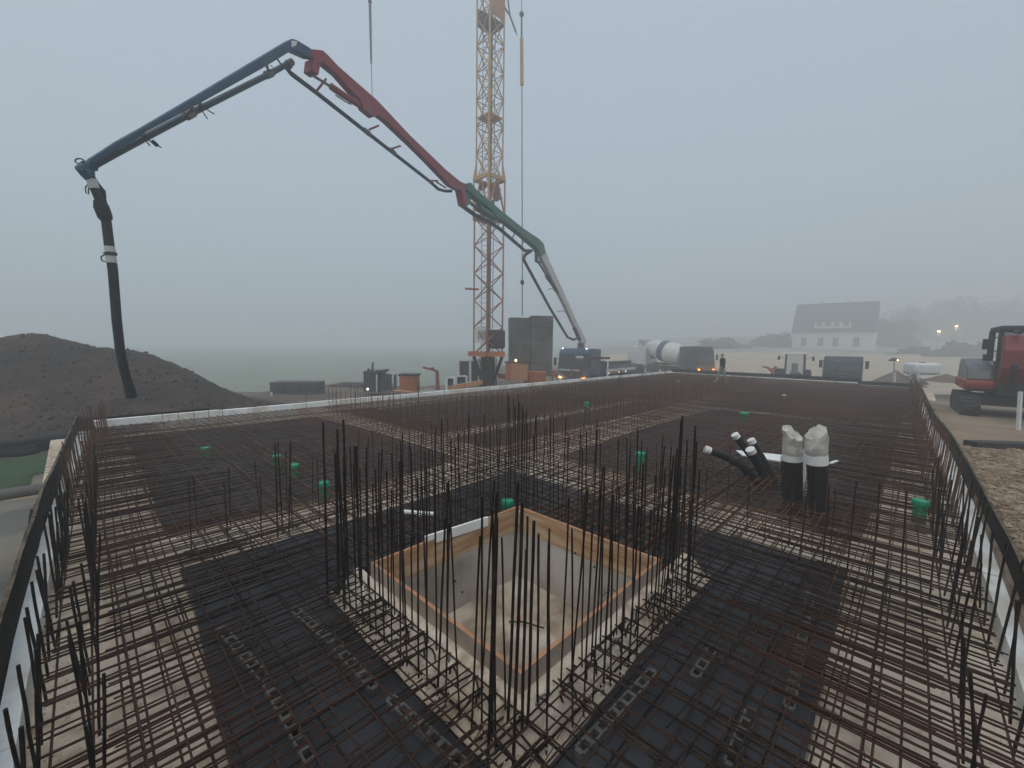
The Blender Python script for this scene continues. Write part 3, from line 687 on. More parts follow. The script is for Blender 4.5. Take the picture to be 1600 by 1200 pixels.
for x, y, h, g, r, lx, ly, z0 in near:
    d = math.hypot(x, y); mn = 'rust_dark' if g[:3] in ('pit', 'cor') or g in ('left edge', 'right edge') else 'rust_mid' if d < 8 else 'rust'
    o = bpy.data.objects.new('starter_bar', bar_me(r, d < 6, mn)); COL.objects.link(o)
    o.location = (x, y, z0); o.scale = (1, 1, h - z0); o.rotation_euler = (lx, ly, rb.uniform(0, 6.3))
    l, gr = GL[g]
    if g in ('left edge', 'right edge'):
        k = 'near end' if d < 4.5 else 'middle' if d < 8 else 'far end'; l = l.replace('starter bar', 'starter bar at the ' + k); gr += ', ' + k
    tag(o, l, 'rebar', gr)
m = MB()
for x, y, h, g, r, lx, ly, z0 in far:
    H_ = h - z0; m.tube([(x, y, z0), (x + math.sin(ly) * H_, y - math.sin(lx) * H_, h)], r, 4)
tag(m.build('starter_bars_far', MT['rust'], smooth=80), 'distant rows of thin starter bars across the far slab', kind='stuff')
# ================================================================ spacer strips on the membrane
def spacer(p0, p1, label):
    a, b = GP(*p0, ZM + .03), GP(*p1, ZM + .03); d = (b - a); L = d.length; d.normalize(); s = Vector((-d.y, d.x, 0)); m = MB()
    for e in (-1, 1): m.bar(a + s * (.028 * e), b + s * (.028 * e), .012, .05)
    n = max(2, int(L / .085))
    for i in range(n + 1):
        c = a + d * (L * i / n); m.bar(c - s * .022, c + s * .022, .03, .046)
    tag(m.build('spacer_strip', MT['spacer'], smooth=0), label, 'spacer', 'ladder shaped spacer strips')
MT['spacer'] = material('fibre_concrete', (0.13, 0.125, 0.12), 0.9, (0.085, 0.08, 0.075), 14)
spacer((345, 985), (415, 1065), 'upper half of the left ladder spacer strip on dark membrane')
spacer((418, 1070), (486, 1192), 'lower half of the left ladder spacer strip near picture bottom')
spacer((460, 955), (518, 1005), 'short ladder spacer strip nearest the lift pit left corner')
spacer((527, 1015), (585, 1078), 'ladder spacer strip just left of the pit ring strip')
spacer((610, 1095), (725, 1200), 'ladder spacer strip running out at bottom left of the pit')
spacer((1020, 1052), (905, 1178), 'ladder spacer strip just right of the pit near corner')
spacer((1115, 1015), (1085, 1060), 'small ladder spacer strip right of the pit under rusty mesh')
spacer((1174, 1114), (1140, 1199), 'ladder spacer strip at bottom right on dark membrane')
spacer((1266, 930), (1232, 1110), 'long ladder spacer strip next to the right pale strip')
# ================================================================ things lying on or standing in the slab
def lath(p0, p1, z, w, h, label):
    a, b = GP(*p0, z), GP(*p1, z); m = MB(); m.bar(a, b, w, h); return tag(m.build('white_lath', MT['white_wood'], smooth=0, bevel=.003), label, 'lath')
lath((662, 846), (762, 814), .15, .03, .10, 'long white lath lying along the back of the lift pit')
lath((629, 799), (680, 803), .02, .05, .03, 'short white lath on the mesh behind the long lath')
m = MB(); p = GP(655, 806, .0); m.box((p.x, p.y, .01), (.04, .06, .03)); tag(m.build('wood_chip', MT['white_wood'], smooth=0), 'white wood chip beside the short white lath', 'chip')
def cap(px, py, hgt, label, r=.075):
    p = GP(px, py, -.02); root = empty('pipe_cap', (p.x, p.y, ZM), 0, label, 'pipe cap', 'green pipe caps on the slab'); s = .16 - hgt
    m = MB(); m.lathe([(r * .86, ZM), (r * .86, -.02 + hgt - .06)], (p.x, p.y, 0), 20); m.build('pipe', MT['green'], root)
    m = MB(); m.lathe([(r, hgt - .075), (r * 1.04, hgt - .07), (r * 1.04, hgt - .02), (r * .97, hgt - .004), (r * .9, hgt - .006), (r * .86, hgt - .012), (0, hgt - .012)], (p.x, p.y, 0), 24); c = m.build('cap', MT['green'], root)
    m = MB(); m.lathe([(r * 1.07, hgt - .05), (r * 1.07, hgt - .042)], (p.x, p.y, 0), 24); m.build('ring', MT['green'], c)
cap(321, 702, .025, 'green pipe cap farthest left, near the mound corner'); cap(432, 715, .03, 'green pipe cap second from left on the mesh')
cap(460, 731, .05, 'green pipe cap third from left with visible collar'); cap(506, 761, .06, 'green pipe cap nearest of the four on the left field')
cap(793, 797, .12, 'green pipe cap just behind the back pit corner'); cap(1000, 724, .19, 'tall green pipe cap right of the pit bars', .085)
cap(917, 637, .18, 'faint green pipe cap among the far bar rows', .09); cap(1437, 798, .13, 'green pipe cap beside the right foam edge', .085); cap(1163, 649, .08, 'faint green pipe cap behind the black conduits', .12)
# black conduits
def conduit(pts, r, label, tape=.07, tip=None):
    root = empty('conduit', (pts[0][0], pts[0][1], ZM), 0, label, 'conduit', 'thin black conduits with taped ends')
    pts = [Vector(p) for p in pts]; fine = []
    for i in range(len(pts) - 1):
        for k in range(6): fine.append(pts[i].lerp(pts[i + 1], k / 6))
    fine.append(pts[-1])
    for _ in range(6): fine = [fine[0]] + [(fine[i - 1] + fine[i] * 2 + fine[i + 1]) / 4 for i in range(1, len(fine) - 1)] + [fine[-1]]
    dense = []
    for i in range(len(fine) - 1):
        for k in range(3): dense.append(fine[i].lerp(fine[i + 1], k / 3))
    dense.append(fine[-1])
    m = MB(); m.tube(dense, [r * (1.04 if i % 2 else .97) for i in range(len(dense))], 12); m.build('tube', MT['black'], root, smooth=60)
    d = (dense[-1] - dense[-3]).normalized(); m = MB(); m.tube([dense[-1] - d * tape, dense[-1] + d * .005, dense[-1] + d * .015], [r * 1.07, r * 1.07, r * .7], 12); m.build('tape', MT['tape'], root)
c0 = GP(1185, 752, -.1); Zc = c0.dot(FWD)
def cp(px, py, dz=0): return PZ(px, py, Zc + dz)
conduit([GP(1190, 762, -.2), cp(1178, 748), cp(1160, 728), cp(1130, 712), cp(1103, 702)], .058, 'thin black conduit bending far over to the left')
conduit([GP(1200, 764, -.2), cp(1196, 750, -.05), cp(1187, 728, -.1), cp(1172, 702, -.15)], .068, 'thin black conduit in the front of the cluster')
conduit([GP(1212, 760, -.2), cp(1208, 748, .05), cp(1194, 722, .1), cp(1173, 687, .15)], .06, 'thin black conduit leaning beside the front one')
conduit([GP(1203, 752, -.2), cp(1195, 740, .3), cp(1172, 710, .3), cp(1148, 679, .3)], .06, 'thin black conduit at the back of the cluster')
def big_conduit(px, py, topy, r, label, lean):
    b = GP(px, py, -.2); Z = b.dot(FWD); t = PZ(px + lean, topy, Z); root = empty('sealed_conduit', b, 0, label, 'conduit', 'thick black conduits sealed with foil')
    q = b.lerp(t, .70); n = 22
    m = MB(); m.tube([b.lerp(q, i / n) for i in range(n + 1)], [r * (1.02 if i % 2 else .98) for i in range(n + 1)], 20); m.build('tube', MT['black'], root, smooth=60)
    m = MB(); prof = []
    m.tube([b.lerp(t, .62), b.lerp(t, .66), b.lerp(t, .72)], [r * 1.05, r * 1.06, r * 1.04], 20, cap=False); m.build('tape', MT['tape'], root)
    m = MB(); k = 30; rows = 11; vs = []; w0 = .3 if lean < -3 else 2.0
    for i in range(rows):
        s = i / (rows - 1); c = b.lerp(t, .69 + .27 * min(s, .9)); rr = r * (1.03 + .05 * math.sin(s * 6 + px)) * (1 if i < rows - 2 else .96 if i == rows - 2 else .45)
        for a in range(k):
            w = 2 * math.pi * a / k; amp = min(1, s * 1.6)
            f = 1 + amp * (.16 * noise.noise(Vector((math.cos(w) * 2.4 + px, math.sin(w) * 2.4, s * 1.8))) + .09 * noise.noise(Vector((a * .9, px, s * 4))))
            z = amp * (.085 * math.cos(w - w0) + .035 * noise.noise(Vector((a * .7, px, 3.0)))) + (.02 if i == rows - 1 else 0)
            vs.append(c + RGT * (rr * f * math.cos(w)) + FWD * (rr * f * math.sin(w)) + UP * z)
    m.add(vs, [(i * k + a, i * k + (a + 1) % k, (i + 1) * k + (a + 1) % k, (i + 1) * k + a) for i in range(rows - 1) for a in range(k)] + [tuple((rows - 1) * k + a for a in range(k))])
    m.build('foil_wrap', MT['foil'], root, smooth=24)
big_conduit(1239, 802, 668, .118, 'left of the two thick black conduits wrapped in foil', -1); big_conduit(1281, 818, 666, .118, 'right of the two thick black conduits wrapped in foil', -7)
b = GP(1228, 790, -.2); m = MB(); m.tube([b, PZ(1226, 716, b.dot(FWD) + .1)], .05, 12); m.cur = 1; m.tube([PZ(1226, 722, b.dot(FWD) + .1), PZ(1226, 712, b.dot(FWD) + .1)], .053, 12)
tag(m.build('conduit', [MT['black'], MT['tape']]), 'slim black conduit half hidden beside the left thick one', 'conduit')
m = MB(); q = [GP(x, y, .02) for x, y in ((1150, 704), (1160, 712), (1225, 722), (1228, 712), (1190, 708))]; m.slab(q, (0, 0, .02))
tag(m.build('white_sheet', MT['white_wood'], smooth=0), 'flat white sheet lying behind the black conduits', 'sheet')
m = MB(); a, b = GP(1297, 724, .03), GP(1308, 720, .03); m.bar(a, b, .05, .02); tag(m.build('white_lath', MT['white_wood'], smooth=0), 'white lath end poking out right of the thick conduits', 'lath')
a = GP(1258, 765, -.1); m = MB(); m.tube([(a.x, a.y, ZM), PZ(1258, 702, a.dot(FWD) + .25)], .045, 12); tag(m.build('grey_pipe', material('grey_plastic', (.34, .34, .34), .6)), 'slim grey pipe between the two thick black conduits', 'pipe')
# little bits on the slab
for px, py, s, l in ((1060, 595.5, .16, 'tiny white scrap on the far slab before the person'), (1225, 617.5, .18, 'small pale scrap lying on the far right mesh'), (813, 603, .16, 'white foam scrap lying at the crane side edge')):
    p = GP(px, py, .03); m = MB(); m.box(p, (s, s * .6, .05), Matrix.Rotation(.5, 3, 'Z')); tag(m.build('foam_scrap', MT['xps'], smooth=0), l, 'scrap')
for px, py, hh, l in ((1156, 604, .86, 'white marking stake at the crane side edge by the blue truck'),):
    p = GP(925 + 24, 588.5, .02); m = MB(); m.bar(p, p + UP * .98, .19, .06, RGT); m.cur = 1; m.box(p + UP * .45 - FWD * .035, (.1, .01, .12), Matrix.Rotation(-YAW, 3, 'Z')); tag(m.build('stake', [MT['white_wood'], MT['black']], smooth=0), l, 'stake')
# ---------------------------------------------------------------- left side ground: fleece, pipe roll, black foil, grass, sand
def drape(poly_px, z, mat, name, label, cat, n=18, amp=.05, kind=None):
    q = [GP(x, y, z) for x, y in poly_px]; m = MB(); vs = []
    for i in range(n + 1):
        for j in range(n + 1):
            u, v = i / n, j / n; p = (q[0] * (1 - u) + q[1] * u) * (1 - v) + (q[3] * (1 - u) + q[2] * u) * v
            p = p + Vector((.12 * noise.noise(p * .9), .12 * noise.noise(p * .9 + Vector((5, 0, 0))), 0))
            vs.append((p.x, p.y, gz(p.x, p.y) + .012 + amp * abs(noise.noise(p * 1.3)) + amp * .5 * abs(noise.noise(p * 4))))
    m.add(vs, [(i * (n + 1) + j, (i + 1) * (n + 1) + j, (i + 1) * (n + 1) + j + 1, i * (n + 1) + j + 1) for i in range(n) for j in range(n)])
    return tag(m.build(name, mat, smooth=50), label, cat, kind=kind)
def patch(x0, x1, y0, y1, mat, name, label, cat, n=22, amp=.05, lift=.012, kind=None):
    m = MB(); vs = []
    for i in range(n + 1):
        for j in range(n + 1):
            x, y = x0 + (x1 - x0) * i / n, y0 + (y1 - y0) * j / n; e = .25 * noise.noise(Vector((x * .8, y * .8, 2)))
            if i == 0: x += e
            if j in (0, n): y += e
            p = Vector((x, y, 0)); vs.append((x, y, gz(x, y) + lift + amp * abs(noise.noise(p * 1.1)) + amp * .5 * abs(noise.noise(p * 3.7))))
    m.add(vs, [(i * (n + 1) + j, (i + 1) * (n + 1) + j, (i + 1) * (n + 1) + j + 1, i * (n + 1) + j + 1) for i in range(n) for j in range(n)])
    return tag(m.build(name, mat, smooth=50), label, cat, kind=kind)
patch(-4.0, -0.5, 2.0, 10.4, MT['fleece'], 'geotextile_sheet', 'wrinkled grey fleece sheet on the ground beside the left edge', 'sheet', 60, .15)
patch(-5.5, -0.48, 10.2, 12.6, MT['sand'], 'sand_patch', 'pale sand showing beyond the grey fleece', 'sand', 14, .05, .02, 'structure')
a, b = Vector((-2.6, 11.2, gz(-2.6, 11.2) + .12)), Vector((-.42, 11.0, gz(-.6, 11.0) + .16)); m = MB(); m.tube([a, a.lerp(b, .5) + UP * .02, b], .095, 14); m.cur = 1; m.tube([a - (b - a).normalized() * .004, a - (b - a).normalized() * .01], .07, 14)
tag(m.build('fleece_roll', [MT['fleece'], MT['black']]), 'rolled end of grey fleece lying on sand by the left edge', 'roll')
patch(-9, -.4, 13.2, 16.5, MT['grass'], 'grass_patch', 'dark green grass strip before the mound at far left', 'grass', 20, .12, .02, 'stuff')
root = empty('foil_heap', (-1.6, 17.2, gz(-1.6, 17.2)), 0, 'low heap of folded black foil lying before the mound', 'foil heap')
for k in range(4):
    m = MB(); c = Vector((-2.1 + .5 * k, 17.0 + .35 * (k % 2), gz(-1.6, 17.2) + .1 + .13 * (k % 3))); vs = []; n = 10
    L = 2.6 - .4 * (k % 2)
    pts = [c + Vector((-L / 2 + L * i / n, .3 * noise.noise(Vector((i * .5, k, 0))), .06 * noise.noise(Vector((i * .6, k, 4))))) for i in range(n + 1)]
    m.tube(pts, [.13 + .06 * noise.noise(Vector((i, k * 2.2, 1))) for i in range(n + 1)], 8); m.build('fold', MT['black'], root, smooth=60)
# ================================================================ tower crane
MT['crane'] = material('crane_paint', (0.50, 0.22, 0.095), 0.6, (0.36, 0.18, 0.10), 3.0, contrast=(.4, .65), c3=(0.28, 0.14, 0.09), scale3=.8)
MT['crane_hi'] = material('crane_paint_upper', (0.56, 0.33, 0.14), 0.6, (0.44, 0.27, 0.13), 3.0)
MT['crane_red'] = material('crane_primer_leg', (0.30, 0.10, 0.06), 0.65, (0.22, 0.09, 0.06), 3.0)
MT['orange'] = material('orange_steel', (0.46, 0.15, 0.045), 0.6, (0.36, 0.12, 0.045), 2.0, contrast=(.4, .7))
MT['cabinet'] = material('faded_orange_sheet', (0.50, 0.235, 0.12), 0.6, (0.42, 0.2, 0.11), 1.5)
MT['ballast'] = material('ballast_concrete', (0.125, 0.125, 0.115), 0.95, (0.085, 0.085, 0.078), 0.9, .4, 12, c3=(0.17, 0.17, 0.16), scale3=.7)
MT['steel'] = material('dull_steel', (0.16, 0.165, 0.17), 0.5, (0.1, 0.1, 0.1), 4, metal=.3)
MT['dark'] = material('dark_grease', (0.035, 0.027, 0.023), 0.6, (0.06, 0.04, 0.03), 5)
MT['white'] = material('white_paint', (0.72, 0.73, 0.73), 0.5, (0.62, 0.63, 0.62), 3)
MT['glass'] = material('dark_glass', (0.016, 0.022, 0.021), 0.15, (0.028, 0.035, 0.033), 1.2, spec=.6)
MT['lamp_warm'] = material('lit_lamp_warm', (1, .75, .4), 0.4, emit=(1.0, 0.6, 0.25), estr=5)
MT['lamp_amber'] = material('lit_lamp_amber', (1, .4, .1), 0.4, emit=(1.0, 0.34, 0.07), estr=5)
MT['lamp_halo'] = material('painted_lamp_halo', (.8, .25, .05), 0.4, emit=(1.0, 0.25, 0.04), estr=.8)  # orange halo of the headlights, put into a weakly glowing surface
MT['lamp_white'] = material('lit_lamp_white', (1, 1, 1), 0.4, emit=(1.0, 0.97, 0.9), estr=3)
ZC = 25.0; CC = PZ(762, 600, ZC); CX = CC.dot(RGT); cz = gz(CC.x, CC.y)
crane = empty('tower_crane', (CC.x, CC.y, cz), 0, 'orange lattice tower crane with grey ballast stack rising into the fog', 'crane')
def cw(dl, dZ, z): return W(CX + dl, ZC + dZ, z)
def zpx(y, Z=ZC, x=762): return PZ(x, y, Z).z
hl, hu = .84, .75
def corners(h): return [(-h, 0), (0, -h), (h, 0), (0, h)]
def mast(name, h, z0, z1, pitch, mat, legmat, rl, rbr, style):
    m = MB(); c = corners(h)
    m.tube([cw(*c[1], z0), cw(*c[1], z1)], rl * 1.25, 8); root = m.build(name, legmat, crane)
    for k in (0, 2, 3):
        m = MB(); m.tube([cw(*c[k], z0), cw(*c[k], z1)], rl, 6); m.build('leg', mat, root)
    n = round((z1 - z0) / pitch); p = (z1 - z0) / n
    for i in range(n):
        a, b = z0 + i * p, z0 + (i + 1) * p
        for f in range(4):
            A, B = c[f], c[(f + 1) % 4]
            if style == 'v':
                lo, hi = (A, B) if f % 2 == 0 else (B, A)
                m = MB(); m.tube([cw(*lo, a), cw(*hi, (a + b) / 2)], rbr, 5); m.build('brace', mat, root)
                m = MB(); m.tube([cw(*hi, (a + b) / 2), cw(*lo, b)], rbr, 5); m.build('brace', mat, root)
            else:
                m = MB(); m.tube([cw(*A, a), cw(*B, b)], rbr, 5); m.build('brace', mat, root)
                m = MB(); m.tube([cw(*B, a), cw(*A, b)], rbr, 5); m.build('brace', mat, root)
                m = MB(); m.tube([cw(*A, a), cw(*B, a)], rbr * .9, 5); m.build('cross_bar', mat, root)
    return root
z_ring, z_head0, z_head1, z_top = zpx(553), zpx(342), zpx(268), zpx(-150)
mast('lower_mast', hl, z_ring, z_head0 + .05, 1.42, MT['crane'], MT['crane_red'], .055, .035, 'v')
mast('upper_mast', hu, z_head1 - .5, z_top, 1.47, MT['crane_hi'], MT['crane_hi'], .048, .03, 'x')
# ladder with rungs
m = MB()
for s in (-.18, .18): m.tube([cw(-.25 + s, .25, z_ring), cw(-.25 + s, .25, z_top)], .02, 5)
z = z_ring
while z < z_top: m.tube([cw(-.43, .25, z), cw(-.07, .25, z)], .012, 4); z += .3
m.build('ladder', MT['steel'], crane)
m = MB(); m.tube([cw(.1, .1, z_ring), cw(.1, .1, z_top)], .035, 6); m.tube([cw(.25, .15, z_ring), cw(.25, .15, z_top)], .02, 5); m.build('hoist_rope', MT['steel'], crane)
# telescoping head: rings, pulleys, struts
def ring(h, z, w, hgt, mat, name='ring'):
    m = MB(); c = corners(h)
    for f in range(4): m.bar(cw(*c[f], z), cw(*c[(f + 1) % 4], z), w, hgt)
    return m.build(name, mat, crane, smooth=0)
ring(hl + .04, z_head0, .12, .22, MT['crane_red']); ring(hl + .05, zpx(281), .12, .2, MT['crane_hi'])
for k, c in enumerate(corners(hl + .05)):
    m = MB(); m.tube([cw(*c, z_head0), cw(*c, zpx(281))], .06, 6); m.build('head_post', MT['crane_hi'], crane)
    c2 = corners(hu)[k]; m = MB(); m.tube([cw(*c, zpx(281)), cw(*c2, z_head1 + .3)], .06, 6); m.build('head_strut', MT['crane_hi'], crane)
    cn = corners(hl + .05)[(k + 1) % 4]
    m = MB(); m.tube([cw(*c, z_head0 + .2), cw((c[0] + cn[0]) / 2, (c[1] + cn[1]) / 2, zpx(281))], .045, 5); m.tube([cw((c[0] + cn[0]) / 2, (c[1] + cn[1]) / 2, zpx(281)), cw(*cn, z_head0 + .2)], .045, 5); m.build('head_strut', MT['crane'], crane)
for dl, zz, r in ((.36, zpx(300), .3), (.42, zpx(311), .2), (-.38, zpx(294), .22), (.12, zpx(320), .2)):
    m = MB(); m.lathe([(.04, -.06), (r, -.06), (r * .88, 0), (r, .06), (.04, .06)], cw(dl, -.25, zz), 18, tuple(FWD + RGT * .3)); m.build('pulley', MT['crane_red'], crane)
m = MB(); m.bar(cw(.15, -.4, zpx(318)), cw(.75, -.3, zpx(312)), .08, .08); m.build('axle_beam', MT['steel'], crane)
m = MB(); m.slab([cw(*c, zpx(185)) for c in corners(hu * .97)], (0, 0, .06)); m.build('platform', MT['crane_hi'], crane, smooth=0)
m = MB(); m.slab([cw(*c, zpx(40)) for c in corners(hu * 1.02)], (0, 0, .1)); m.build('platform', MT['steel'], crane, smooth=0)
m = MB(); c = corners(hu * .98); m.slab([cw(*c[1], zpx(34)), cw(*c[2], zpx(34)), cw(*c[2], zpx(-8)), cw(*c[1], zpx(-8))], FWD * .05); m.build('cab_panel', MT['cabinet'], crane, smooth=0)
m = MB(); m.slab([cw(*c[0], zpx(36)), cw(*c[3], zpx(36)), cw(*c[3], zpx(8)), cw(*c[0], zpx(14))], FWD * .05); m.build('cab_panel', MT['steel'], crane, smooth=0)
m = MB(); m.bar(PZ(727, 451, ZC), PZ(748, 452, ZC), .35, .08); m.build('step_plate', MT['orange'], crane, smooth=0)
# slewing base
ring(hl + .10, z_ring, .2, .28, MT['orange'], 'slewing_ring')
m = MB(); m.bar(cw(-1.15, -.15, z_ring), cw(-.7, -.15, z_ring), .25, .28); m.build('ring_beam_end', MT['orange'], crane, smooth=0)
m = MB(); m.lathe([(.62, cz), (.62, cz + .5), (.45, cz + .7), (.42, z_ring - .1)], (CC.x, CC.y, 0), 16); m.build('pivot', MT['dark'], crane)
for k, c in enumerate(corners(hl)):
    m = MB(); m.bar(cw(c[0] * .4, c[1] * .4, cz + .9), cw(c[0] * 1.0, c[1] * 1.0, z_ring - .15), .16, .2); m.build('support_strut', MT['dark'], crane, smooth=0)
    m = MB(); m.bar(cw(0, 0, cz + .25), cw(c[0] * 2.6, c[1] * 2.6, cz + .2), .3, .3); m.build('outrigger', MT['dark'], crane, smooth=0)
for k in range(9):
    a = random.uniform(-.7, .7); m = MB(); m.tube([cw(a, -.5 + random.uniform(-.2, .2), z_ring - .2), cw(a * .7 + .15, -.6, (cz + z_ring) / 2), cw(a * .9 + .1, -.4, cz + .3)], random.uniform(.02, .05), 5); m.build('hose', MT['dark'], crane)
m = MB(); m.box(cw(.45, -.1, zpx(530)), (1.1, .8, 1.1), Matrix.Rotation(-YAW, 3, 'Z')); m.build('winch_housing', MT['dark'], crane, smooth=0, bevel=.12)
m = MB(); m.slab([PZ(743, 511, ZC - .3), PZ(760, 509, ZC - .3), PZ(760, 535, ZC - .3), PZ(743, 536, ZC - .3)], FWD * .04); sg = m.build('sign_board', MT['white'], crane, smooth=0)
for k in range(4): m = MB(); m.bar(PZ(748 + k * 3.2, 516, ZC - .34), PZ(748 + k * 3.2, 530 - 2 * (k % 2), ZC - .34), .05, .02); m.build('mark', MT['dark'], sg, smooth=0)
# rear frame with ballast stack and control cabinet
Zb = 26.5
m = MB(); m.bar(PZ(785, 588, ZC), PZ(862, 582, Zb + 1), .9, .3); m.build('ballast_frame', MT['orange'], crane, smooth=0)
RBm = Matrix.Rotation(-YAW + .12, 3, 'Z')
for col, (x0, x1, yt) in enumerate(((794.5, 827, 496), (827.5, 862, 493.5))):
    b0, b1 = PZ(x0, 588, Zb - .2 * col), PZ(x1, 588, Zb - .2 * col); zt_ = PZ(x0, yt, Zb).z; zb_ = b0.z; n = 5; w = (b1 - b0).length
    cc = (b0 + b1) / 2 + FWD * .6
    for i in range(n):
        h_ = (zt_ - zb_) / n; m = MB(); jl = random.uniform(-.02, .02)
        m.box(cc + RGT * jl + UP * (h_ * (i + .5)), (w * .99, 1.15 + random.uniform(-.04, .04), h_ - .008), RBm); o = m.build('ballast_block', MT['ballast'], crane, smooth=0, bevel=.025)
        if i in (1, 3): m = MB(); m.tube([cc + RGT * (jl - .12) - FWD * .62 + UP * (h_ * (i + .8)), cc + RGT * (jl) - FWD * .66 + UP * (h_ * (i + .86)), cc + RGT * (jl + .12) - FWD * .62 + UP * (h_ * (i + .8))], .02, 5); m.build('lifting_eye', MT['steel'], o)
cab0 = PZ(808, 580, 24.6); RC = Matrix.Rotation(-YAW - .1, 3, 'Z')
m = MB(); m.box(cab0, (1.28, .8, 1.02), RC); cb = m.build('control_cabinet', MT['cabinet'], crane, smooth=0, bevel=.02)
m = MB(); m.box(cab0 + UP * .53, (1.4, .9, .06), RC); m.build('cabinet_roof', MT['dark'], cb, smooth=0)
m = MB(); m.box(cab0 - FWD * .41 - RGT * .5, (.2, .02, .9), RC); m.build('cabinet_door', material('pinkish_red', (.45, .12, .1), .6), cb, smooth=0)
m = MB(); m.lathe([(0, -.07), (.07, -.05), (.06, 0), (.05, .05), (0, .07)], PZ(806, 563, 24.5), 10); m.build('lamp', MT['lamp_warm'], cb)
m = MB(); m.box(PZ(836, 590, 24.9), (1.3, .8, .75), RC); m.build('rear_frame', MT['orange'], crane, smooth=0, bevel=.02)
for k in range(3): m = MB(); m.bar(PZ(826 + 10 * k, 582, 24.4), PZ(832 + 10 * k, 600, 24.4), .06, .06); m.build('frame_strut', MT['orange'], crane, smooth=0)
# jib over the yard (out of the picture) with its stays and hanging ropes
zj = z_top
m = MB(); jr = [(-12, -1.5), (7, 1)]
for off, dz in ((-.5, 0), (.5, 0), (0, .9)): m.tube([cw(jr[0][0], jr[0][1] + off, zj + dz), cw(jr[1][0], jr[1][1] + off, zj + dz)], .05, 5)
for i in range(28):
    t = i / 28; t2 = (i + .5) / 28; A = lambda s, o, d: cw(jr[0][0] + (jr[1][0] - jr[0][0]) * s, jr[0][1] + (jr[1][1] - jr[0][1]) * s + o, zj + d)
    m.tube([A(t, -.5, 0), A(t2, 0, .9)], .03, 4); m.tube([A(t, .5, 0), A(t2, 0, .9)], .03, 4); m.tube([A(t, -.5, 0), A(t, .5, 0)], .03, 4)
m.build('jib', MT['crane_hi'], crane)
m = MB(); m.tube([PZ(776, -8, ZC), PZ(797, 25, ZC), PZ(806, 50, ZC)], .05, 6); m.tube([PZ(793, -5, ZC), PZ(797, 25, ZC)], .045, 6); m.tube([PZ(806, 50, ZC), PZ(808, 56, ZC)], .02, 4); m.build('stay', MT['steel'], crane)
def rope(name, pts, label):
    root = empty(name, PZ(*pts[-1][:2], pts[-1][2]), 0, label, 'crane rope'); return root
r1 = rope('hoist_line', [(816, 492, 25.5)], 'crane hoist rope with brown sleeve hanging right of the mast')
q = lambda x, y: PZ(x, y, 25.4)
m = MB(); m.tube([Vector((*q(815, 20).xy, zj)), q(815, 20)], .022, 5); m.tube([q(815.5, 134), q(816, 436)], .03, 5); m.tube([q(816, 445), q(816, 494)], .03, 5); m.build('rope', MT['steel'], r1)
m = MB(); m.lathe([(0, -.14), (.12, -.08), (.14, 0), (.1, .1), (0, .14)], q(815, 22), 10); m.build('hook_ball', MT['steel'], r1)
m = MB(); m.tube([q(815, 26), q(815, 60)], .055, 6); m.build('chain', MT['steel'], r1)
m = MB(); m.tube([q(815, 60), q(815.5, 133)], [.10, .10], 8); m.build('sleeve', MT['crane_hi'], r1)
m = MB(); m.lathe([(.02, -.16), (.1, -.1), (.12, .04), (.05, .16)], q(816, 441), 10); m.build('hook_block', MT['dark'], r1)
r2 = rope('tag_line', [(582, 150, 24.0)], 'thin rope with dark sleeve hanging left of the mast above the boom')
q = lambda x, y: PZ(x, y, 24.0)
m = MB(); m.tube([Vector((*q(578, 4).xy, zj)), q(578, 4)], .02, 5); m.tube([q(580, 98), q(582, 160)], .022, 5); m.build('rope', MT['steel'], r2)
m = MB(); m.tube([q(578, 6), q(580, 99)], [.075, .05], 7); m.build('sleeve', material('sleeve_grey', (.09, .11, .13), .6), r2)
m = MB(); m.lathe([(0, -.1), (.1, -.05), (.1, .05), (0, .1)], q(578, 2), 8); m.build('hook_ball', MT['dark'], r2)
# ================================================================ vehicles
MT['blue'] = material('blue_truck_paint', (0.028, 0.075, 0.135), 0.45, (0.024, 0.062, 0.11), 1.5, spec=.5)
MT['blue_dk'] = material('dirty_blue_paint', (0.012, 0.022, 0.04), 0.6, (0.018, 0.022, 0.03), 2)
MT['chassis'] = material('chassis_black', (0.018, 0.019, 0.022), 0.7, (0.035, 0.03, 0.028), 2)
MT['tyre'] = material('tyre_rubber', (0.015, 0.015, 0.016), 0.85)
MT['rim'] = MT['rim']
MT['boom_w'] = material('boom_white', (0.58, 0.59, 0.58), 0.5, (0.5, 0.5, 0.48), 2, c3=(0.34, 0.33, 0.31), scale3=2.6, bump=.15, bscale=14, c3r=(0.58, 0.72))
MT['boom_g'] = material('boom_green', (0.018, 0.145, 0.075), 0.5, (0.016, 0.11, 0.06), 1.5, c3=(0.07, 0.16, 0.11), scale3=2.6, bump=.15, bscale=14, c3r=(0.58, 0.72))
MT['boom_r'] = material('boom_red', (0.26, 0.018, 0.028), 0.5, (0.19, 0.018, 0.026), 1.5, c3=(0.20, 0.06, 0.055), scale3=2.6, bump=.15, bscale=14, c3r=(0.58, 0.72))
MT['boom_b'] = material('boom_blue', (0.010, 0.065, 0.135), 0.5, (0.009, 0.045, 0.095), 1.5, c3=(0.035, 0.065, 0.09), scale3=2.6, bump=.15, bscale=14, c3r=(0.58, 0.72))
MT['pipe'] = material('delivery_pipe', (0.008, 0.042, 0.06), 0.5, (0.012, 0.035, 0.045), 3)
MT['hose'] = material('rubber_hose', (0.006, 0.007, 0.009), 0.7, (0.012, 0.012, 0.014), 6)
MT['dgrey'] = material('dark_grey_steel', (0.05, 0.055, 0.06), 0.6, (0.03, 0.035, 0.04), 2)
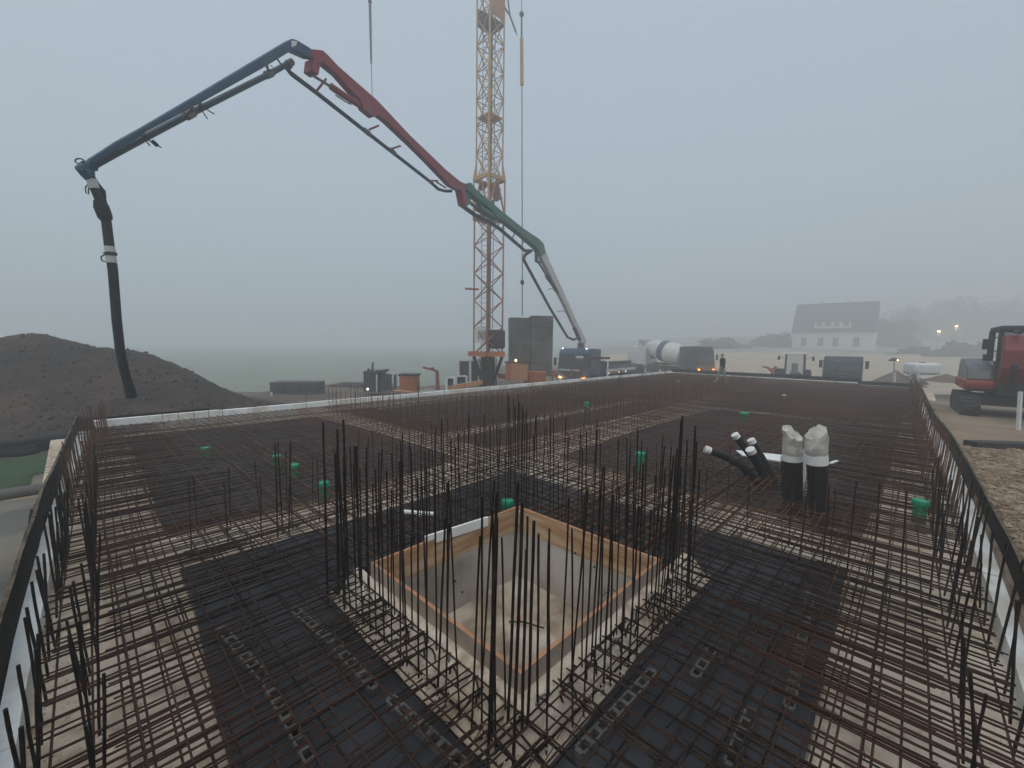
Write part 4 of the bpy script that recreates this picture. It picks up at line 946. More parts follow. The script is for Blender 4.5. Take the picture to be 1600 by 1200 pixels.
MT['drumw'] = material('drum_white', (0.66, 0.66, 0.64), 0.5, (0.52, 0.52, 0.5), 1.5)
def wheel(parent, M, x, y, r=.52, w=.32):
    m = MB(M); m.lathe([(r * .55, -w / 2), (r * .92, -w / 2), (r, -w * .35), (r, w * .35), (r * .92, w / 2), (r * .55, w / 2)], (x, y, r), 24, (0, 1, 0)); t = m.build('wheel', MT['tyre'], parent)
    m = MB(M); m.lathe([(.0, -w * .3), (r * .2, -w * .3), (r * .3, -w * .1), (r * .55, -w * .42), (r * .56, w * .42), (r * .3, w * .1), (0, w * .3)], (x, y, r), 18, (0, 1, 0)); m.build('rim', MT['steel'], t)
def truck_cab(root, M, paint, low, w=2.5, L=2.25, h0=.55, h1=3.05, text=True, lamps=('lamp_warm', 'lamp_amber'), roof_lamps=True, visor=False):
    """cab front at local x=0, facing +x"""
    hw = w / 2
    prof = [(0, h0), (.02, 1.25), (-.03, 1.5), (-.22, h1 - .35), (-.42, h1 - .05), (-.7, h1), (-L, h1 - .04), (-L, h0 + .25), (-1.55, h0 + .25), (-1.5, h0 + .5), (-.55, h0 + .5), (-.5, h0)]
    m = MB(M); m.slab([(x, 0, z) for x, z in prof], (0, w, 0)); body = m.build('cab', paint, root, smooth=0, bevel=.09)
    m = MB(M); m.slab([(.0, 0, 1.55), (.035, 0, 1.55), (-.16, 0, h1 - .42), (-.2, 0, h1 - .42)], (0, w - .22, 0)); m.build('windscreen', MT['glass'], root, smooth=0)
    for s in (1, -1):
        m = MB(M); m.slab([(-.35, s * (hw + .003), 1.62), (-1.35, s * (hw + .003), 1.62), (-1.35, s * (hw + .003), h1 - .5), (-.52, s * (hw + .003), h1 - .5)], (0, .012, 0)); m.build('side_window', MT['glass'], root, smooth=0)
        m = MB(M); m.box((.0, s * (hw + .2), 2.05), (.12, .2, .55)); m.bar((-.1, s * hw, 2.3), (0, s * (hw + .2), 2.25), .03, .03); m.build('mirror', MT['chassis'], root, smooth=0, bevel=.03)
        m = MB(M); m.box((-.25, s * (hw + .004), .8), (.5, .02, .35)); m.build('step', MT['chassis'], root, smooth=0)
        m = MB(M); m.lathe([(0, .04), (.09, .03), (.12, -.02), (.12, -.05)], (.05, s * (hw - .28), h0 + .24), 12, (1, 0, 0)); hl_ = m.build('headlight', MT[lamps[0] if s < 0 else lamps[1]], root)
        if lamps[0] != 'steel': m = MB(M); m.lathe([(.125, -.01), (.2, -.005), (.2, -.05)], (.05, s * (hw - .28), h0 + .24), 16, (1, 0, 0)); m.build('headlight_halo', MT['lamp_halo'], hl_)  # glowing ring added round the lens to imitate its halo
        if roof_lamps: m = MB(M); m.lathe([(0, .03), (.05, .01), (.05, -.04)], (-.3, s * (hw - .25), h1 - .02), 10, (1, 0, 0)); m.build('roof_lamp', MT['lamp_white'], root)
    m = MB(M); m.box((.03, 0, 1.12), (.06, w * .78, .42)); g = m.build('grille', low, root, smooth=0, bevel=.02)
    for k in range(3): m = MB(M); m.box((.065, 0, .98 + k * .13), (.02, w * .7, .03)); m.build('slat', MT['chassis'], g, smooth=0)
    m = MB(M); m.lathe([(.11, 0), (.13, .01), (.11, .02)], (.07, 0, 1.12), 14, (1, 0, 0)); m.tube([(.085, 0, 1.12), (.085, 0, 1.23)], .012, 4); m.tube([(.085, 0, 1.12), (.085, .1, 1.06)], .012, 4); m.tube([(.085, 0, 1.12), (.085, -.1, 1.06)], .012, 4); m.build('badge', MT['steel'], root)
    m = MB(M); m.box((.04, 0, h0 + .1), (.16, w, .34)); m.build('bumper', low, root, smooth=0, bevel=.04)
    m = MB(M); m.box((.13, 0, h0 + .05), (.02, .52, .11)); m.build('number_plate', MT['white'], root, smooth=0)
    m = MB(M); m.bar((.0, -.55, 1.6), (-.14, .1, h1 - .55), .02, .02); m.build('wiper', MT['chassis'], root, smooth=0)
    if visor: m = MB(M); m.box((.08, 0, h1 - .12), (.5, w * .96, .05)); m.build('sun_visor', MT['chassis'], root, smooth=0)
    if text:
        rr = random.Random(3)
        m = MB(M); y = -.98
        for wd in (12, 7):
            for k in range(wd):
                m.box((.045, y, 1.44 + (.012 if k == 0 else 0)), (.012, .055, .11 if k in (0, 4, 9) else .075)); y += .082
            y += .12
        m.build('lettering', MT['white'], root, smooth=0)
        m = MB(M); m.box((-.115, .55, 2.42), (.02, .62, .17)); m.build('windscreen_plate', MT['white'], root, smooth=0)
        m = MB(M); m.box((-.09, .5, 2.22), (.02, .34, .06)); m.build('windscreen_sticker', MT['steel'], root, smooth=0)
    return body
# ---------------------------------------------------------------- concrete pump
a_ = math.radians(37); face = -RGT * math.sin(a_) - FWD * math.cos(a_)
FC = PZ(893, 592, 31.2); gzp = -1.18
pump = empty('concrete_pump_truck', (FC.x, FC.y, gzp), ang(face), 'blue concrete pump truck with lit lamps and long four-part coloured boom', 'truck')
M = frame(pump)
truck_cab(pump, M, MT['blue'], MT['blue_dk'])
m = MB(M); m.bb((-.6, -.45, .6), (-9.6, .45, .95)); m.build('chassis', MT['chassis'], pump, smooth=0)
for x in (-1.05, -2.95, -7.2, -8.6):
    for s in (1, -1): wheel(pump, M, x, s * 1.08)
m = MB(M); m.bb((-3.5, -1.22, 1.0), (-9.5, 1.22, 1.75)); m.build('deck', MT['blue'], pump, smooth=0, bevel=.04)
m = MB(M); m.bb((-3.6, 1.0, 1.76), (-8.6, 1.2, 2.02)); m.build('rail', MT['blue_dk'], pump, smooth=0)
m = MB(M); m.bb((-2.35, -1.15, 1.0), (-3.4, 1.15, 2.1)); m.build('tank', MT['blue_dk'], pump, smooth=0, bevel=.05)
m = MB(M); m.bb((-3.2, 1.24, 1.22), (-9.4, 1.3, 1.42)); m.build('side_stripe', MT['boom_w'], pump, smooth=0)
m = MB(M); m.bar((-.9, 1.25, 2.35), (-2.2, 1.9, 2.35), .3, .16); m.build('air_intake', MT['chassis'], pump, smooth=0)
for x in (-2.6, -8.9):
    for s in (1, -1):
        m = MB(M); m.bar((x, s * .6, .9), (x + (.9 if x > -5 else -.6), s * 2.7, .85), .22, .24); lg = m.build('outrigger', MT['blue_dk'], pump, smooth=0)
        m = MB(M); xx = x + (.9 if x > -5 else -.6); m.tube([(xx, s * 2.7, 1.1), (xx, s * 2.7, .08)], .09, 8); m.lathe([(.25, 0.01), (.25, .07)], (xx, s * 2.7, 0), 10); m.build('outrigger_foot', MT['steel'], lg)
for x, mm in ((-3.6, 'lamp_amber'), (-5.6, 'lamp_warm'), (-7.0, 'lamp_white')):
    m = MB(M); m.lathe([(0, .03), (.05, .015), (.05, -.02)], (x, 1.34, 1.12), 10, (0, 1, 0)); m.build('side_marker', MT[mm], pump)
# boom: four hinged sections lying in one upright plane over the slab
B0 = PZ(908, 538, 33.2); B1 = PZ(130, 262, 7.0)
pn = (B1 - B0).cross(UP).normalized()
def bp(px, py, off=0.0):
    d = ray(px, py); t = (B0 - EYEP).dot(pn) / d.dot(pn); return EYEP + d * t + pn * off
def bsec(name, outline, mat, w, parent=None, bevel=.03):
    m = MB(); m.slab([bp(*p) for p in outline], pn * w); return m.build(name, mat, parent or pump, smooth=0, bevel=bevel)
def btube(name, pts, r, mat, parent=None, off=0.0, n=10):
    m = MB(); m.tube([bp(x, y, off) for x, y in pts], r, n); return m.build(name, mat, parent or pump)
tb = bp(908, 538)
m = MB(); Mt = Matrix.Translation((tb.x, tb.y, 0)); m.M = Mt; m.lathe([(.55, gzp + 1.0), (.5, gzp + 1.5), (.3, gzp + 2.2), (.28, tb.z + .1)], (0, 0, 0), 14); m.build('turret', MT['steel'], pump)
s1 = bsec('boom_section', [(844, 404), (843, 391), (849, 389), (857, 410), (877, 453), (898, 500), (915, 534), (908, 540), (901, 521), (894, 506), (880, 476), (868, 452)], MT['boom_w'], .24)
btube('pipe', [(838, 391), (828, 398), (826, 405), (866, 481), (893, 527), (902, 531), (908, 528)], .09, MT['dgrey'], s1, .3)
btube('cylinder', [(839, 406), (854, 431)], .06, MT['steel'], s1); btube('cylinder', [(854, 431), (872, 457)], .12, MT['dgrey'], s1)
btube('cylinder', [(897, 512), (905, 530)], .14, MT['dgrey'], s1)
btube('strap', [(862, 452), (868, 450), (874, 456)], .02, MT['dgrey'], s1, .25); btube('strap', [(876, 487), (884, 485), (892, 490)], .02, MT['dgrey'], s1, .25)
s2 = bsec('boom_section', [(725, 297), (726, 287), (731, 286), (740, 297), (765, 318), (782, 332), (815, 358), (838, 373), (846, 381), (849, 397), (842, 400), (836, 389), (812, 368), (781, 344), (773, 341), (766, 331), (741, 311)], MT['boom_g'], .32)
btube('cylinder', [(736, 318), (748, 326)], .07, MT['steel'], s2); btube('cylinder', [(747, 325), (770, 339)], .16, MT['boom_g'], s2)
btube('pipe', [(731, 318), (752, 334), (774, 345), (790, 356), (829, 391), (838, 391)], .09, MT['pipe'], s2, .34)
bsec('link', [(724, 298), (731, 298), (734, 316), (729, 322), (722, 321)], MT['boom_g'], .12, s2, .0); bsec('link', [(716, 297), (721, 297), (726, 319), (721, 322)], MT['boom_r'], .3, s2, .0)
for q_ in ((795, 349, 792, 356), (826, 372, 822, 383), (812, 362, 808, 370)): btube('bracket', [q_[:2], q_[2:]], .035, MT['boom_g'], s2, .25, 6)
btube('knuckle', [(838, 393), (838, 408), (843, 410)], .1, MT['dgrey'], s2)
s3 = bsec('boom_section', [(481, 90), (482, 78), (500, 80), (508, 87), (525, 105), (555, 131), (585, 157), (637, 212), (695, 267), (716, 284), (727, 289), (724, 299), (712, 297), (700, 290), (665, 253), (640, 228), (600, 190), (588, 181), (580, 184), (564, 171), (560, 158), (542, 140), (522, 117), (500, 99)], MT['boom_r'], .2)
bsec('bracket', [(483, 94), (495, 97), (491, 119), (481, 112)], MT['boom_r'], .3, s3, .0)
btube('cylinder', [(489, 118), (518, 136)], .035, MT['steel'], s3); btube('cylinder', [(517, 135), (534, 147), (560, 163)], .085, MT['boom_r'], s3)
btube('pipe', [(466, 97), (461, 104), (467, 111), (502, 138), (580, 201), (620, 233), (680, 281), (694, 294), (704, 297), (714, 297)], .055, MT['pipe'], s3, .26)
for q_ in ((519, 120, 505, 138), (600, 194, 586, 200), (634, 226, 622, 230), (692, 281, 678, 281), (704, 292, 690, 283)): btube('bracket', [q_[:2], q_[2:]], .03, MT['boom_r'], s3, .22, 6)
for q_ in ((580, 200, 588, 207), (620, 231, 627, 238)): btube('coupling', [q_[:2], q_[2:]], .075, MT['steel'], s3, .26)
btube('hose_loop', [(532, 146), (545, 155), (556, 161), (549, 153), (545, 143)], .018, MT['hose'], s3, .18, 6)
s4 = bsec('boom_section', [(139, 248), (182, 220), (220, 199), (305, 149), (447, 64), (452, 62), (460, 64), (482, 77), (483, 92), (478, 91), (453, 80), (405, 109), (355, 137), (305, 165), (275, 181), (225, 207), (206, 221), (187, 232), (143, 257)], MT['boom_b'], .2)
m = MB(); m.slab([bp(*p, .11) for p in ((141, 247), (182, 223), (183, 227), (143, 252))], pn * .02); m.build('name_plate', MT['boom_w'], s4, smooth=0)
m = MB(); m.slab([bp(*p, -.11) for p in ((450, 66), (459, 66), (458, 73), (451, 76))], pn * .01); m.build('marker_plate', MT['white'], s4, smooth=0)
m = MB(); m.slab([bp(*p, .11) for p in ((450, 66), (461, 67), (460, 72), (451, 76))], pn * .01); mk = m.build('marker_plate', MT['white'], s4, smooth=0)
m = MB(); m.slab([bp(*p, .12) for p in ((453.5, 65), (457, 65), (457, 75), (453.5, 75))], pn * .008); m.build('stripe', material('marker_red', (.5, .03, .03), .5), mk, smooth=0)
btube('pipe', [(466, 93), (455, 98), (430, 112), (305, 175), (250, 204), (190, 236), (150, 258)], .058, MT['pipe'], s4, .2)
for q_ in ((425, 114, 434, 110), (300, 178, 311, 172), (458, 97, 465, 93)): btube('coupling', [q_[:2], q_[2:]], .08, MT['steel'], s4, .2)
for q_ in ((421, 95, 424, 110), (436, 88, 445, 100), (216, 207, 208, 222), (315, 155, 318, 165), (300, 163, 306, 172)): btube('bracket', [q_[:2], q_[2:]], .022, MT['boom_b'], s4, .1, 6)
for pts in ([(318, 157), (325, 165), (333, 172), (341, 176)], [(312, 160), (322, 172), (330, 184)], [(226, 206), (232, 216), (240, 226)], [(228, 204), (238, 217), (248, 223), (258, 229)], [(421, 102), (425, 110), (434, 104), (428, 100)], [(297, 167), (299, 174), (308, 166), (312, 166)]):
    btube('strap', pts, .012, MT['hose'], s4, .12, 5)
btube('strap', [(243, 218), (252, 226)], .035, MT['hose'], s4, .12, 6)
# tip elbow and end hose
btube('elbow', [(152, 257), (140, 258), (134, 262), (138, 268), (146, 276)], .085, MT['boom_b'], s4, .1)
m = MB(); c_ = bp(129, 250, .1); m.tube([c_ + (RGT * math.cos(w) * .07 + UP * math.sin(w) * .04) for w in [i * math.pi / 6 for i in range(13)]], .012, 5); m.build('lifting_ring', MT['dgrey'], s4)
btube('swivel', [(122, 260), (132, 263), (150, 271)], [.02, .09, .07], MT['boom_b'], s4, .1)
hs = btube('end_hose', [(147, 279), (151, 290), (158, 306), (165, 324), (171, 346), (175, 380), (181, 422), (184, 460), (187, 500), (192, 545), (199, 580), (206, 605), (211, 622)], [.062] * 3 + [.066, .068] + [.068] * 7 + [.072], MT['hose'], None, .1, 14)
btube('sleeve', [(160, 312), (163, 322), (169, 338), (172, 344)], [.08, .105, .10, .075], MT['hose'], hs, .1, 12)
btube('clamp', [(147, 278), (152, 293)], .07, MT['boom_w'], hs, .1); btube('clamp', [(175.5, 384), (177, 393)], .074, MT['boom_w'], hs, .1); btube('clamp', [(177.5, 399), (179, 410)], .074, MT['boom_w'], hs, .1); btube('clamp', [(176.8, 394), (177.6, 398)], .09, MT['dgrey'], hs, .1); btube('clamp', [(206, 604), (211, 622)], .078, MT['hose'], hs, .1)
btube('rope_loop', [(172, 396), (165, 400), (166, 406), (172, 408)], .012, MT['dgrey'], hs, .15, 5); btube('rope_loop', [(142, 287), (139, 291), (140, 300), (144, 302), (144, 290)], .01, MT['dgrey'], hs, .12, 5)
btube('hydraulic_line', [(149, 268), (156, 280), (164, 292), (170, 305), (168, 318)], .028, MT['hose'], hs, .15, 6); btube('hydraulic_line', [(163, 287), (171, 297), (172, 310), (175, 322)], .012, MT['hose'], hs, .15, 5)
# ---------------------------------------------------------------- mixer truck
face2 = (RGT * .42 - FWD * .9).normalized(); MC = PZ(1103, 576, 41); gzm = gz(MC.x, MC.y) + .0
mix = empty('mixer_truck', (MC.x, MC.y, -0.95), ang(face2), 'grey blue concrete mixer truck with white drum and blue band', 'truck'); M = frame(mix)
truck_cab(mix, M, MT['dgrey'], MT['chassis'], text=False, lamps=('lamp_amber', 'lamp_amber'), roof_lamps=False, visor=True, h1=3.1)
m = MB(M); m.bb((-.6, -.45, .6), (-9.2, .45, 1.0)); m.build('chassis', MT['chassis'], mix, smooth=0)
for x in (-1.05, -2.9, -6.4, -7.8):
    for s in (1, -1): wheel(mix, M, x, s * 1.06)
ax = Vector((-1, 0, .2)).normalized()
m = MB(M); m.lathe([(.3, 0), (.85, .3), (1.12, 1.2), (1.15, 2.2)], (-2.6, 0, 2.0), 24, tuple(ax)); d1 = m.build('drum', MT['drumw'], mix)
m = MB(M); m.lathe([(1.16, 2.2), (1.15, 3.0)], (-2.6, 0, 2.0), 24, tuple(ax)); m.build('drum_band', MT['blue'], d1)
m = MB(M); m.lathe([(1.14, 3.0), (.95, 4.2), (.6, 5.2), (.5, 5.5)], (-2.6, 0, 2.0), 24, tuple(ax)); m.build('drum_cone', MT['drumw'], d1)
m = MB(M); m.lathe([(.3, 0), (.75, .7), (.8, .8)], (-8.4, 0, 2.9), 14); m.build('hopper', MT['drumw'], mix)
m = MB(M); m.bar((-8.6, 0, 2.6), (-9.8, .2, 1.4), .45, .12); m.build('chute', MT['steel'], mix, smooth=0)
m = MB(M); m.tube([(-8.7, .7, 1.0), (-8.7, .7, 3.8), (-8.7, -.7, 3.8), (-8.7, -.7, 1.0)], .035, 6); m.build('rail', MT['steel'], mix)
m = MB(M); m.bb((-3, .95, 1.02), (-8.6, 1.2, 1.25)); m.build('mudguard', MT['chassis'], mix, smooth=0)
# ---------------------------------------------------------------- second mixer, only its hopper end in view
face3 = (RGT * .8 + FWD * .6).normalized(); QC = PZ(1012, 574, 50)
mx2 = empty('mixer_truck', (QC.x, QC.y, -.95), ang(face3), 'pale fogged mixer truck showing its hopper end behind the blue deck', 'truck'); M = frame(mx2)
truck_cab(mx2, M, MT['drumw'], MT['chassis'], text=False, lamps=('steel', 'steel'), roof_lamps=False)
m = MB(M); m.bb((-.6, -.45, .6), (-9, .45, 1.0)); m.build('chassis', MT['chassis'], mx2, smooth=0)
for x in (-1.05, -2.9, -6.4, -7.8):
    for s in (1, -1): wheel(mx2, M, x, s * 1.06)
# ================================================================ small plant and stores along the crane side
MT['panel'] = material('grey_shutter_panel', (0.075, 0.08, 0.08), 0.8, (0.05, 0.055, 0.055), 1.5)
MT['timber'] = material('yellow_timber', (0.42, 0.28, 0.15), 0.85, (0.3, 0.19, 0.1), 4)
RV = Matrix.Rotation(-YAW, 3, 'Z')
def vbox(m, x0, y0, x1, y1, Z, depth, R=RV):
    a, b = PZ(x0, y1, Z), PZ(x1, y0, Z); w = abs((b - a).dot(RGT)); h = b.z - a.z
    c = Vector(((a.x + b.x) / 2, (a.y + b.y) / 2, (a.z + b.z) / 2)) + FWD * depth / 2; m.box(c, (w, depth, abs(h)), R); return c
# stacked dark pallets (two layers) at left
st = empty('mesh_stack', PZ(458, 622, 24.5), 0, 'long dark stack of bundled cages on the left before the field', 'stack')
for k in range(6):
    for j in range(2):
        m = MB(); y1 = 623 - j * 13; vbox(m, 421 + k * 12.2, y1 - 12.5, 432.6 + k * 12.2, y1, 24.5, 1.2); m.build('bundle', MT['panel'], st, smooth=0, bevel=.04)
m = MB(); a = PZ(424, 622, 23.6); m.bar(a, PZ(424, 613, 23.6), .1, .1); tag(m.build('stake', MT['white'], smooth=0), 'short white stake at the left end of the dark stack', 'stake')
m = MB(); n = 24; vs = []                                                   # low dark bank
bk = MB(); vbox(bk, 505, 603, 568, 625, 29, 3); tag(bk.build('soil_bank', MT['mound'], smooth=0, bevel=.3), 'low flat dark soil bank left of the generator', kind='structure')
# generator with exhaust
gen = empty('generator', PZ(587, 610, 24.5), 0, 'dark generator box with upright exhaust pipe behind the slab', 'generator')
m = MB(); vbox(m, 568, 580, 592, 612, 24.5, 1.4); m.build('housing', MT['dgrey'], gen, smooth=0, bevel=.04)
m = MB(); vbox(m, 590, 586, 601, 612, 24.7, 1.2); m.build('side_unit', MT['panel'], gen, smooth=0, bevel=.03)
m = MB(); vbox(m, 588, 579, 595, 583, 24.4, 1.6); m.build('canopy', MT['dgrey'], gen, smooth=0)
m = MB(); m.tube([PZ(582, 581, 24.9), PZ(582.5, 566, 24.9)], [.07, .05], 8); m.build('exhaust', MT['dgrey'], gen)
m = MB(); m.tube([PZ(576, 581, 24.9), PZ(576, 576, 24.9)], .08, 8); m.build('filler_cap', MT['dark'], gen)
m = MB(); m.bar(PZ(588.5, 585, 24.2), PZ(588.5, 612, 24.2), .08, .05); m.build('corner_post', MT['white'], gen, smooth=0)
m = MB(); m.lathe([(0, .03), (.07, 0), (.07, -.02)], PZ(574.5, 608, 24.3), 10, tuple(-FWD)); m.build('lamp', MT['lamp_white'], gen)
for i, (x, w, l) in enumerate(((606, 1.6, 'thin dark pole just right of the generator'), (611, 2.4, 'medium dark pole between two others by the generator'), (617.5, 3.6, 'thick dark pole left of the orange silo box'))):
    m = MB(); m.bar(PZ(x, 612, 25), PZ(x, 585 - (i == 0) * -1, 25), w * .038, w * .038, RGT); tag(m.build('steel_pole', MT['dgrey'], smooth=0), l, 'pole')
# orange tool container
oc = empty('tool_container', PZ(637, 614, 22.5), 0, 'rust orange steel tool box with dark lid behind the slab', 'container')
c0_, c1_ = PZ(623, 612, 22.5), PZ(651, 588, 22.5)
m = MB(); vbox(m, 624, 587, 650, 611, 22.5, .9); m.build('body', MT['orange'], oc, smooth=0, bevel=.02)
m = MB(); vbox(m, 622, 585, 651, 587.5, 22.45, 1.0); m.build('lid', MT['dark'], oc, smooth=0)
for x in (629, 637, 644): m = MB(); m.bar(PZ(x, 588, 22.46), PZ(x, 610, 22.46), .04, .03); m.build('rib', MT['orange'], oc, smooth=0)
m = MB(); m.bar(PZ(650, 589, 22.4), PZ(650, 611, 22.4), .06, .06); m.build('corner_post', MT['crane_red'], oc, smooth=0)
# orange trestle bench
tr = empty('trestle_bench', PZ(628, 620, 19), 0, 'low orange wooden trestle bench just behind the white foam edge', 'bench')
m = MB(); m.bar(PZ(615, 611, 19), PZ(643, 613, 19), .3, .08); m.build('top', MT['cabinet'], tr, smooth=0)
for x in (618, 623, 635, 639): m = MB(); m.bar(PZ(x - (x < 630) * 1, 612, 19), PZ(x, 621, 19.1), .06, .06); m.build('leg', MT['cabinet'], tr, smooth=0)
# small davit
dv = empty('davit_hoist', PZ(684, 614, 20.5), 0, 'thin red davit hoist with slanted arm behind the slab', 'hoist')
m = MB(); m.tube([PZ(684, 614, 20.5), PZ(683, 580, 20.5)], [.11, .08], 8); m.build('post', MT['crane_red'], dv)
m = MB(); m.bar(PZ(684, 580, 20.5), PZ(661, 574, 20.5), .1, .1); m.build('arm', MT['crane_red'], dv, smooth=0)
m = MB(); m.lathe([(.09, -.04), (.09, .04)], PZ(675.5, 576.5, 20.4), 10, tuple(FWD)); m.build('winch', MT['crane_red'], dv)
m = MB(); vs = [PZ(x, y, 19.5) for x, y in ((655, 611), (672, 609), (694, 611), (676, 614))]; m.slab(vs, (0, 0, .05)); tag(m.build('pale_sheet', MT['xps'], smooth=0), 'pale foam sheet lying on soil beside the red davit', 'sheet')
# white framed panels
def framed(name, x0, y0, x1, y1, Z, label, split=1):
    r = empty(name, PZ((x0 + x1) / 2, y1, Z), 0, label, 'panel'); w = (x1 - x0) / split
    for k in range(split):
        m = MB(); vbox(m, x0 + w * k + 1, y0 + 1.5, x0 + w * (k + 1) - 1, y1, Z + .03, .06); m.build('infill', MT['panel'], r, smooth=0)
    for k in range(split + 1):
        m = MB(); m.bar(PZ(x0 + w * k, y0, Z), PZ(x0 + w * k, y1 + .5, Z), .09, .09); m.build('upright', MT['white'], r, smooth=0)
    m = MB(); m.bar(PZ(x0, y0, Z), PZ(x1, y0 - .6, Z), .07, .08); m.build('top_rail', MT['white'], r, smooth=0)
framed('shutter_panel', 717, 563, 734, 596, 25.8, 'tall grey shutter panel with white frame farthest from the mast')
framed('shutter_panel', 735.5, 563, 748, 597, 25.7, 'tall grey shutter panel with white frame close to the mast')
framed('shutter_panel', 750, 563, 758, 598, 25.6, 'narrow grey shutter panel half behind the mast foot')
framed('shutter_panel', 698, 590, 710, 612, 20.5, 'low grey panel with white posts at the timber stack')
framed('shutter_panel', 713, 588, 729, 606, 22, 'low wide grey panel with white frame behind the timber stack')
m = MB(); m.bar(PZ(697.5, 590, 19.7), PZ(697.5, 614, 19.7), .12, .12); tag(m.build('white_post', MT['white'], smooth=0), 'single white post left of the timber stack', 'post')
ts = empty('timber_stack', PZ(725, 606, 20), 0, 'long low stack of yellowish formwork timbers before the panels', 'timber stack')
for k in range(3):
    m = MB(); m.bar(PZ(702, 609 - 2.2 * k, 19.6 + .15 * k), PZ(752, 599.5 - 2.2 * k, 21.6 + .15 * k), .2, .065); m.build('beam', MT['timber'] if k == 2 else MT['plank_red'], ts, smooth=0)
# ---------------------------------------------------------------- person walking on the slab
pp = GP(1127.5, 598.5, 0.0); pr = RGT; s_ = 1.0
def person():
    me = bpy.data.meshes.new('person'); J = {}
    side = FWD; fw = -RGT                                   # walks to the left in the picture
    def pt(f, s, z): v = fw * f + side * s; return (v.x, v.y, z)
    P = [('pel', 0, 0, .93, .135), ('wai', .02, 0, 1.08, .13), ('che', .03, 0, 1.28, .165), ('nck', .05, 0, 1.47, .07), ('hd0', .06, 0, 1.55, .075), ('hd1', .07, 0, 1.64, .10), ('hd2', .06, 0, 1.73, .07),
         ('hpL', 0, .1, .88, .1), ('knL', .16, .11, .50, .075), ('anL', .26, .11, .10, .055), ('toL', .42, .12, .05, .045),
         ('hpR', 0, -.1, .88, .1), ('knR', -.08, -.11, .50, .075), ('anR', -.30, -.11, .12, .055), ('toR', -.16, -.12, .05, .045),
         ('shL', .02, .2, 1.40, .075), ('elL', -.10, .27, 1.13, .055), ('wrL', .02, .26, .90, .04), ('hnL', .08, .25, .82, .04),
         ('shR', .02, -.2, 1.40, .075), ('elR', .02, -.27, 1.12, .055), ('wrR', .18, -.24, .94, .04), ('hnR', .26, -.22, .90, .04)]
    E = [('pel', 'wai'), ('wai', 'che'), ('che', 'nck'), ('nck', 'hd0'), ('hd0', 'hd1'), ('hd1', 'hd2'), ('pel', 'hpL'), ('hpL', 'knL'), ('knL', 'anL'), ('anL', 'toL'), ('pel', 'hpR'), ('hpR', 'knR'), ('knR', 'anR'), ('anR', 'toR'),
         ('che', 'shL'), ('shL', 'elL'), ('elL', 'wrL'), ('wrL', 'hnL'), ('che', 'shR'), ('shR', 'elR'), ('elR', 'wrR'), ('wrR', 'hnR')]
    ix = {p[0]: i for i, p in enumerate(P)}
    me.from_pydata([pt(*p[1:4]) for p in P], [(ix[a], ix[b]) for a, b in E], [])
    o = bpy.data.objects.new('person', me); COL.objects.link(o)
    sk = o.modifiers.new('skin', 'SKIN'); sv = me.skin_vertices[0].data
    for i, p in enumerate(P): sv[i].radius = (p[4], p[4]); sv[i].use_root = (p[0] == 'pel')
    sb = o.modifiers.new('sub', 'SUBSURF'); sb.levels = 2; sb.render_levels = 2
    dg = bpy.context.evaluated_depsgraph_get(); ev = o.evaluated_get(dg); m2 = bpy.data.meshes.new_from_object(ev)
    o.modifiers.clear(); o.data = m2
    mats = [material('dark_jacket', (0.006, 0.007, 0.01), .85), material('pale_work_trousers', (0.22, 0.23, 0.16), .85), material('yellow_boots', (0.40, 0.28, 0.08), .7), material('skin', (0.45, 0.28, 0.2), .6), material('dark_hair', (0.02, 0.016, 0.014), .8)]
    m2.materials.clear()
    for m_ in mats: m2.materials.append(m_)
    for f in m2.polygons:
        c = f.center; f.use_smooth = True; f.material_index = 2 if c.z < .33 else 1 if c.z < .86 else 0 if c.z < 1.49 else (4 if c.z > 1.67 or c.dot(fw) < .04 else 3)
        if .78 < c.z < .95 and abs(c.dot(side)) > .18: f.material_index = 3
    o.location = (pp.x, pp.y, 0.0)
    return tag(o, 'person in dark jacket and pale yellow trousers striding across the far slab', 'person')
person()
# ---------------------------------------------------------------- far yard: van, tractor, plough, lamp, tank
vf = -FWD; VC = PZ(1316, 590, 30); van = empty('dark_truck', (VC.x, VC.y, -1.05), ang((-FWD - RGT * .72).normalized()), 'dark flat fronted truck parked beyond the far slab edge', 'truck'); M = frame(van)
truck_cab(van, M, MT['dgrey'], MT['chassis'], w=2.2, L=2.0, h0=.45, h1=2.62, text=False, lamps=('steel', 'steel'), roof_lamps=False)
m = MB(M); m.bb((-2.1, -1.1, .8), (-6.5, 1.1, 2.3)); m.build('load_bed', MT['dgrey'], van, smooth=0)
for x in (-.95, -4.9):
    for s in (1, -1): wheel(van, M, x, s * .92, .45, .26)
TC = PZ(1241, 590, 32); tg = -1.0; tr_ = empty('tractor', (TC.x, TC.y, tg), ang((-FWD - RGT * .6).normalized()), 'grey tractor with glazed cab beyond the far slab edge', 'tractor'); M = frame(tr_)
m = MB(M); m.bb((.3, -.32, .7), (2.0, .32, 1.35)); m.build('bonnet', MT['dgrey'], tr_, smooth=0, bevel=.08)
for s in (1, -1):
    for x in (.2, -1.1): m = MB(M); m.bar((x, s * .62, 1.1), (x * .85 - .05, s * .58, 2.62), .07, .07); m.build('cab_post', MT['chassis'], tr_, smooth=0)
    wheel(tr_, M, -.7, s * .85, .75, .42); wheel(tr_, M, 1.5, s * .75, .5, .32)
    m = MB(M); m.bar((.1, s * .62, 2.3), (.15, s * 1.05, 2.45), .03, .03); m.box((.15, s * 1.08, 2.35), (.05, .16, .3)); m.build('mirror', MT['chassis'], tr_, smooth=0)
m = MB(M); m.box((-.5, 0, 2.68), (1.5, 1.4, .1)); m.build('cab_roof', MT['white'], tr_, smooth=0, bevel=.04)
